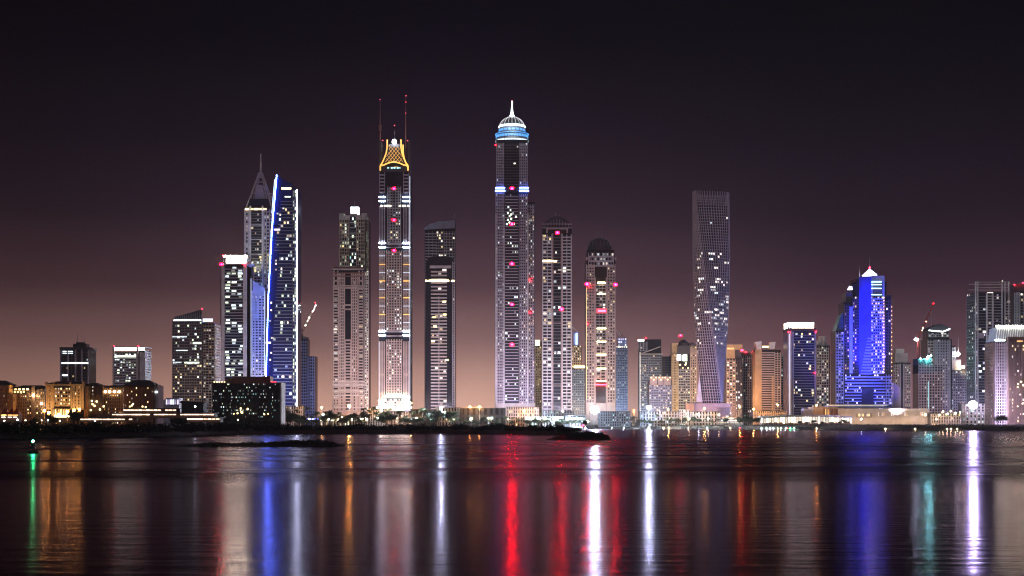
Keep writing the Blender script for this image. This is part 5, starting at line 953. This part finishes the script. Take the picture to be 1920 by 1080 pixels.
# ---------------------------------------------------------------- lamps
def lamp(px, py, D, mat, r, label, group=None, gz=None, name='street_lamp', arm=True, power=None):
    gz = (GZ if D > lerp(SH, px) + 130 else berm(px)) if gz is None else gz
    o = empty(name, (X(px, D), D, gz - .4)); tag(o, label, 'street lamp' if name == 'street_lamp' else name.replace('_', ' '), group); z = Z(py, D) - gz + .4
    b = MB(); b.bar((0, .9 if arm else 0, 0), (0, .9 if arm else 0, z + .3), .20, 'steel', 6, .12); b.build('pole', o)
    b = MB()
    if arm: b.bar((0, .9, z + .3), (0, 0, z + r + .3), .1, 'steel', 5); b.box(-r * .9, r * .9, -r * .5, 1.0, z + r, z + r + .25, 'dark')
    else: b.box(-r * .7, r * .7, -r * .7, r * .7, z - r - .35, z - r, 'dark'); b.box(-r * .9, r * .9, -r * .9, r * .9, z + r, z + r + .2, 'dark')
    b.build('lamp_head', o)
    b = MB(); b.ball((0, 0, z), r, mat, 10, 6); b.build('lamp_bulb', o)
    return o
def tall(px, py, D, mat, r, label):
    o = lamp(px, py, D, mat, r, label, None, None, 'floodlight_mast', True); z = Z(py, D) - o.location.z
    b = MB(); n = 20; i = 0; k = b.mi('dark')
    for (q, dy) in ((.2, 1.25), (1.6, 1.05), (2.3, .5), (2.5, .6), (1.7, 1.3), (.2, 1.5)):
        for a in range(n): t_ = 2 * math.pi * a / n; b.v.append((r * q * math.cos(t_), r * dy, z + r * q * math.sin(t_)))
    for j in range(5):
        for a in range(n): e = (a + 1) % n; b.f.append((j * n + a, j * n + e, (j + 1) * n + e, (j + 1) * n + a)); b.m.append(k)
    b.build('back_shield', o); return o  # dish added behind the bulb to keep its light off the buildings
tall(827, 765, 1930, 'bulb_white', .85, 'blue-white star bright lamp mast at the foot of the dark rounded tower')
tall(1115, 768, 1925, 'bulb_white', 2.3, 'brightest blue-white lamp mast, at the foot of the domed tower')
tall(1217, 764, 1915, 'bulb_white', 1.25, 'blue-white star bright lamp mast under the diagonal roof tower')
tall(1825, 759, 1835, 'bulb_violet', 2.2, 'dazzling violet-white lamp mast at the foot of the tall slab tower')
for (px, py) in ((603, 764), (655, 761.5), (771, 756), (881, 763), (899, 763), (983, 771), (1253, 768), (1321, 766), (1387, 763), (1413, 767), (1458, 759), (1531, 760)):
    lamp(px, py, 1942, 'bulb_orange', .95 * 1.5 if px == 655 else .6, 'orange street lamp near ' + near(px) + {881: ', the left one', 899: ', the right one', 1387: '', 1321: ', before its podium'}.get(px, ''), 'orange street lamps')
for (px, py, m_, r) in ((565, 786, 'bulb_warm', .5), (580, 785, 'bulb_warm', .6), (606, 777, 'bulb_cool', .8), (616, 786, 'bulb_warm', .7), (634, 786, 'bulb_warm', .9), (642, 783, 'bulb_warm', .7), (660, 786, 'bulb_warm', .7), (679, 785, 'bulb_warm', 1.0), (686, 784, 'bulb_warm', .7), (709, 784, 'bulb_cool', .8), (715, 770, 'bulb_cool', .9), (745, 784, 'bulb_warm', .6),
                   (781, 784, 'bulb_warm', .8), (850, 786, 'bulb_warm', .5), (884, 785, 'bulb_warm', .6), (916, 784, 'bulb_warm', .8), (922, 784, 'bulb_cool', .8), (953, 786, 'bulb_warm', .5), (1000, 784, 'bulb_warm', .8), (1022, 785, 'bulb_warm', .8), (1055, 771, 'bulb_warm', .6), (1141, 786, 'bulb_cool', .5), (1169, 785, 'bulb_warm', .7), (1218, 785, 'bulb_warm', .8), (1254, 783, 'bulb_cool', .9), (1310, 777, 'bulb_cool', .9), (1328, 785, 'bulb_warm', .8), (1348, 778, 'bulb_warm', .6), (1292, 786, 'bulb_warm', .6), (1240, 778, 'bulb_cool', .6),
                   (1404, 786, 'bulb_warm', .4), (1428, 785, 'bulb_cool', .8), (1615, 786, 'bulb_cool', .5), (1735, 778, 'bulb_warm', .8), (1768, 772, 'bulb_warm', .8), (1776, 776, 'bulb_warm', .8), (1783, 771, 'bulb_warm', .7), (1791, 775, 'bulb_warm', .9), (1800, 773, 'bulb_warm', .7), (1761, 778, 'bulb_warm', .7), (1756, 786, 'bulb_warm', .5), (1888, 782, 'bulb_warm', .5)):
    D = max(1915, lerp(SH, px) + 20) + (px % 7) * 2
    lamp(px, py, D, m_, r, '%s promenade lamp among the trees before %s' % ('warm' if m_ == 'bulb_warm' else 'cool white', near(px)), 'promenade lamps', arm=False)
for (px, py, m_, r) in ((33, 787, 'bulb_cool', .5), (48, 788, 'bulb_warm', .3), (78, 788, 'bulb_warm', .3), (90, 788, 'bulb_cool', .3), (112, 789, 'bulb_warm', .35), (8, 789, 'bulb_warm', .4), (178, 789, 'bulb_warm', .3), (446, 787, 'bulb_warm', .3), (366, 762, 'bulb_cool', .5)):
    lamp(px, py, 1290, m_, r, 'small garden lamp behind the dark scrub near ' + near(px), 'garden lamps', arm=False)
# low lights on the water's edge of the quay
for px, m_, r in ((1147, 'bulb_cool', .3), (1169, 'bulb_cool', .35), (1217, 'bulb_cool', .7), (1244, 'bulb_warm', .45), (1254, 'bulb_warm', .5), (1291, 'bulb_warm', .4), (1326, 'bulb_cool', .5), (1369, 'bulb_warm', .45), (1387, 'bulb_red', .4), (1428, 'bulb_cool', .45), (1437, 'bulb_cool', .45), (1444, 'bulb_cool', .45), (1450, 'bulb_cool', .4), (1458, 'bulb_warm', .4), (1464, 'bulb_cool', .4), (1473, 'bulb_cool', .4), (1477, 'bulb_red', .35), (1482, 'bulb_green', .35), (1489, 'bulb_cool', .45), (1531, 'bulb_warm', .45), (1660, 'bulb_warm', .4), (1716, 'bulb_warm', .4), (1776, 'bulb_warm', .4), (1783, 'bulb_warm', .4), (1795, 'bulb_warm', .35)):
    D = lerp(SH, px) - 3
    kind_ = {'bulb_cool': 'white', 'bulb_warm': 'warm', 'bulb_red': 'red', 'bulb_green': 'green'}[m_]
    lamp(px, HY + (CAMZ - 1.9) * F / D, D, m_, r, '%s quay light at the waterline below %s' % (kind_, near(px)), 'quay lights along the waterline', -.3, 'quay_light', arm=False)
# teal and red accents
lamp(1093, 797.5, 1372, 'bulb_red', .8, 'small red beacon at the tip of the dark spit', None, 2.0, 'harbour_beacon', False)
o = empty('notice_board', (X(1097, 1372), 1372, 2.2)); tag(o, 'dark square board on two posts at the tip of the spit', 'sign board')
b = MB(); b.box(-2.2, 2.2, -.1, .1, 5.2, 8.4, 'charcoal'); b.build('panel', o)
for s_ in (-1.6, 1.6): b = MB(); b.bar((s_, .2, -.5), (s_, .2, 8), .13, 'charcoal', 5); b.build('post', o)
b = MB(); b.box(X(1072, 0.1) * 0 + X(572, 1935) , X(597, 1935), 1935, 1935.4, Z(787, 1935), Z(784.5, 1935), 'bluescreen'); tag(b.build('light_screen'), 'violet-blue glowing strip screen among the trees, right of the dark hotel block', 'screen')

# ---------------------------------------------------------------- buoy
D = 524; bx = X(62, D)
o = empty('channel_buoy', (bx, D, 0)); tag(o, 'dark channel buoy with a green lamp floating in the left foreground water', 'buoy')
b = MB(); b.lathe(0, 0, [(.1, -.5), (1.5, -.4), (1.75, .2), (1.7, .55), (1.1, .8), (.1, .85)], 20, 'charcoal'); b.build('float', o)
b = MB()
for k_ in range(4):
    a = math.pi / 4 + k_ * math.pi / 2; b.bar((1.0 * math.cos(a), 1.0 * math.sin(a), .7), (.42 * math.cos(a), .42 * math.sin(a), 3.5), .07, 'charcoal', 5)
for z_, r_ in ((1.6, .82), (2.6, .62)):
    for k_ in range(4):
        a = math.pi / 4 + k_ * math.pi / 2; c = a + math.pi / 2; b.bar((r_ * math.cos(a), r_ * math.sin(a), z_), (r_ * math.cos(c), r_ * math.sin(c), z_), .05, 'charcoal', 4)
b.build('tower_frame', o)
b = MB(); b.box(-.62, .62, -.62, .62, 1.9, 3.3, 'charcoal'); b.build('daymark', o)
b = MB(); b.lathe(0, 0, [(.5, 3.5), (.5, 3.65), (.1, 3.65)], 12, 'charcoal'); b.build('lamp_base', o)
b = MB(); b.ball((0, 0, 4.1), .36, 'bulb_green', 12, 8); b.build('lamp_bulb', o)

# ---------------------------------------------------------------- trees
def make_tree(seed, h, cr, label, mat='leaf'):
    rr = random.Random(seed); r = empty('broadleaf_tree', (0, 0, 0)); b = MB(); top = Vector((rr.uniform(-.4, .4), rr.uniform(-.4, .4), h * .55)); b.bar((0, 0, 0), top, .34, 'bark', 7, .2); blobs = []
    for k_ in range(7):
        a = k_ * .9 + rr.uniform(-.3, .3); e = top + Vector((math.cos(a) * cr * rr.uniform(.35, .8), math.sin(a) * cr * rr.uniform(.35, .8), h * rr.uniform(.05, .32))); b.bar(top * rr.uniform(.6, 1), e, .16, 'bark', 5, .05); blobs.append(e)
    blobs.append(Vector((0, 0, h * .85))); b.build('trunk', r); b = MB()
    for e in blobs:
        leafclump(b, e, cr * rr.uniform(.36, .55), 85, mat, .6, .7, rr)
    b.build('crown', r); return r
def make_palm(seed, h):
    rr = random.Random(seed); r = empty('palm_tree', (0, 0, 0)); b = MB(); p = Vector((0, 0, 0)); lean = rr.uniform(-.6, .6)
    for k_ in range(5): q = Vector((lean * ((k_ + 1) / 5) ** 2, 0, h * (k_ + 1) / 5)); b.bar(p, q, .27 - .02 * k_, 'bark', 7, .25 - .02 * k_); p = q
    b.build('trunk', r); b = MB()
    for k_ in range(22):
        a = k_ * 2.4; el = rr.uniform(-.2, 1.1); L_ = rr.uniform(2.6, 3.6); q0 = p; d = Vector((math.cos(a), math.sin(a), 0)); s_ = Vector((-math.sin(a), math.cos(a), 0))
        for j in range(5):
            f = (j + 1) / 5; q1 = p + d * L_ * f * math.cos(el * .6) + Vector((0, 0, L_ * (f * math.sin(el) - .75 * f * f))); w = .42 * (1 - abs(f - .45))
            b.quad([q0, q0 + s_ * w - Vector((0, 0, w * .5)), q1 + s_ * w * .8 - Vector((0, 0, w * .5)), q1], 'palmleaf'); b.quad([q0, q1, q1 - s_ * w * .8 - Vector((0, 0, w * .5)), q0 - s_ * w - Vector((0, 0, w * .5))], 'palmleaf'); q0 = q1
    b.build('crown', r); return r
protos = [make_tree(11, 9, 4.2, ''), make_tree(12, 11, 4.6, ''), make_tree(13, 7.5, 4.4, ''), make_palm(21, 10), make_palm(22, 12.5)]
used = set()
def plant(i, px, D, label, group, sc=1.0):
    p = protos[i]
    if i not in used: o = p; used.add(i)
    else:
        o = p.copy(); COL.objects.link(o)
        for ch in p.children: c = ch.copy(); COL.objects.link(c); c.parent = o
    gz = GZ if D > lerp(SH, px) + 130 or px < 1090 else berm(px)
    o.location = (X(px, D), D, gz - .4); o.rotation_euler = (0, 0, rt.uniform(0, 6.28)); o.scale = (sc, sc, sc); tag(o, label, 'palm' if i > 2 else 'tree', group)
rt = random.Random(5)
spots_ = []
for px in range(532, 862, 5): spots_.append((px + rt.uniform(-3, 3), 1.0 + rt.uniform(-.25, .25)))
for px in range(868, 1100, 7): spots_.append((px + rt.uniform(-3, 3), .85 + rt.uniform(-.2, .2)))
for px in range(1125, 1440, 7): spots_.append((px + rt.uniform(-3, 3), .8 + rt.uniform(-.2, .2)))
for n_, (px, sc) in enumerate(spots_):
    i = rt.choice((0, 1, 2, 3, 3, 4)); D = 1902 + rt.uniform(0, 32); sc *= 1.12
    if px > 1096: D = max(D, lerp(SH, px) + 12)
    if px < 860: sc *= 1.4
    plant(i, px, D, ('palm' if i > 2 else 'leafy tree') + ' on the promenade before ' + near(px), 'palms on the promenade' if i > 2 else 'leafy trees on the promenade', sc)
for px, sc, D in ((540, 1.5, 1800), (549, 1.6, 1810), (557, 1.4, 1800), (566, 1.2, 1820), (576, 1.0, 1830)): plant(1 if sc > 1.3 else 0, px, D, 'large dark round tree right of the dark hotel block', 'dark trees right of the dark hotel block', sc)
for px, sc, D, lb in ((1871, 1.15, 1700, 'dark bushy tree left of the brown block foot'), (1880, 1.35, 1705, 'tall dark bushy tree at the brown block foot')): plant(0, px, D, lb, None, sc)
for px, sc in ((1500, .75), (1512, .6), (1526, .85), (1542, .6), (1560, .55), (1575, .6), (1582, .9), (1590, .6)): plant(2, px, 1835, 'small dark tree in front of the curved canopy pavilion', 'small trees before the curved pavilion', sc)
for px, sc in ((1418, 1.1), (1424, 1.2), (1406, 1.1), (1398, 1.0)): plant(rt.choice((0, 1)), px, 1880, 'dark tree left of the curved canopy pavilion', 'dark trees beside the curved pavilion', sc)
for px, sc in ((100, 1.1), (140, 1.5), (146, 1.4), (170, 1.2), (183, 1.3), (64, 1.0), (92, 1.2), (215, 1.1)): plant(3 if px in (92, 170, 183) else 1, px, 1400, ('palm' if px in (92, 170, 183) else 'dark tree') + ' in the garden before the hotel, near ' + near(px), ('palms' if px in (92, 170, 183) else 'dark trees') + ' in the hotel garden', sc)
for px, sc in ((333, 1.5), (345, 1.3), (358, 1.4), (372, 1.2), (410, 1.2), (424, 1.1), (440, 1.2), (470, 1.2), (484, 1.1), (502, 1.2), (516, 1.1)): plant(rt.choice((0, 1, 2)), px, 1360 if px < 400 else 1450, 'dark leafy tree before ' + near(px), 'dark trees before the left buildings', sc)
for o in [protos[i] for i in range(5) if i not in used]:
    for c in list(o.children): bpy.data.objects.remove(c)
    bpy.data.objects.remove(o)
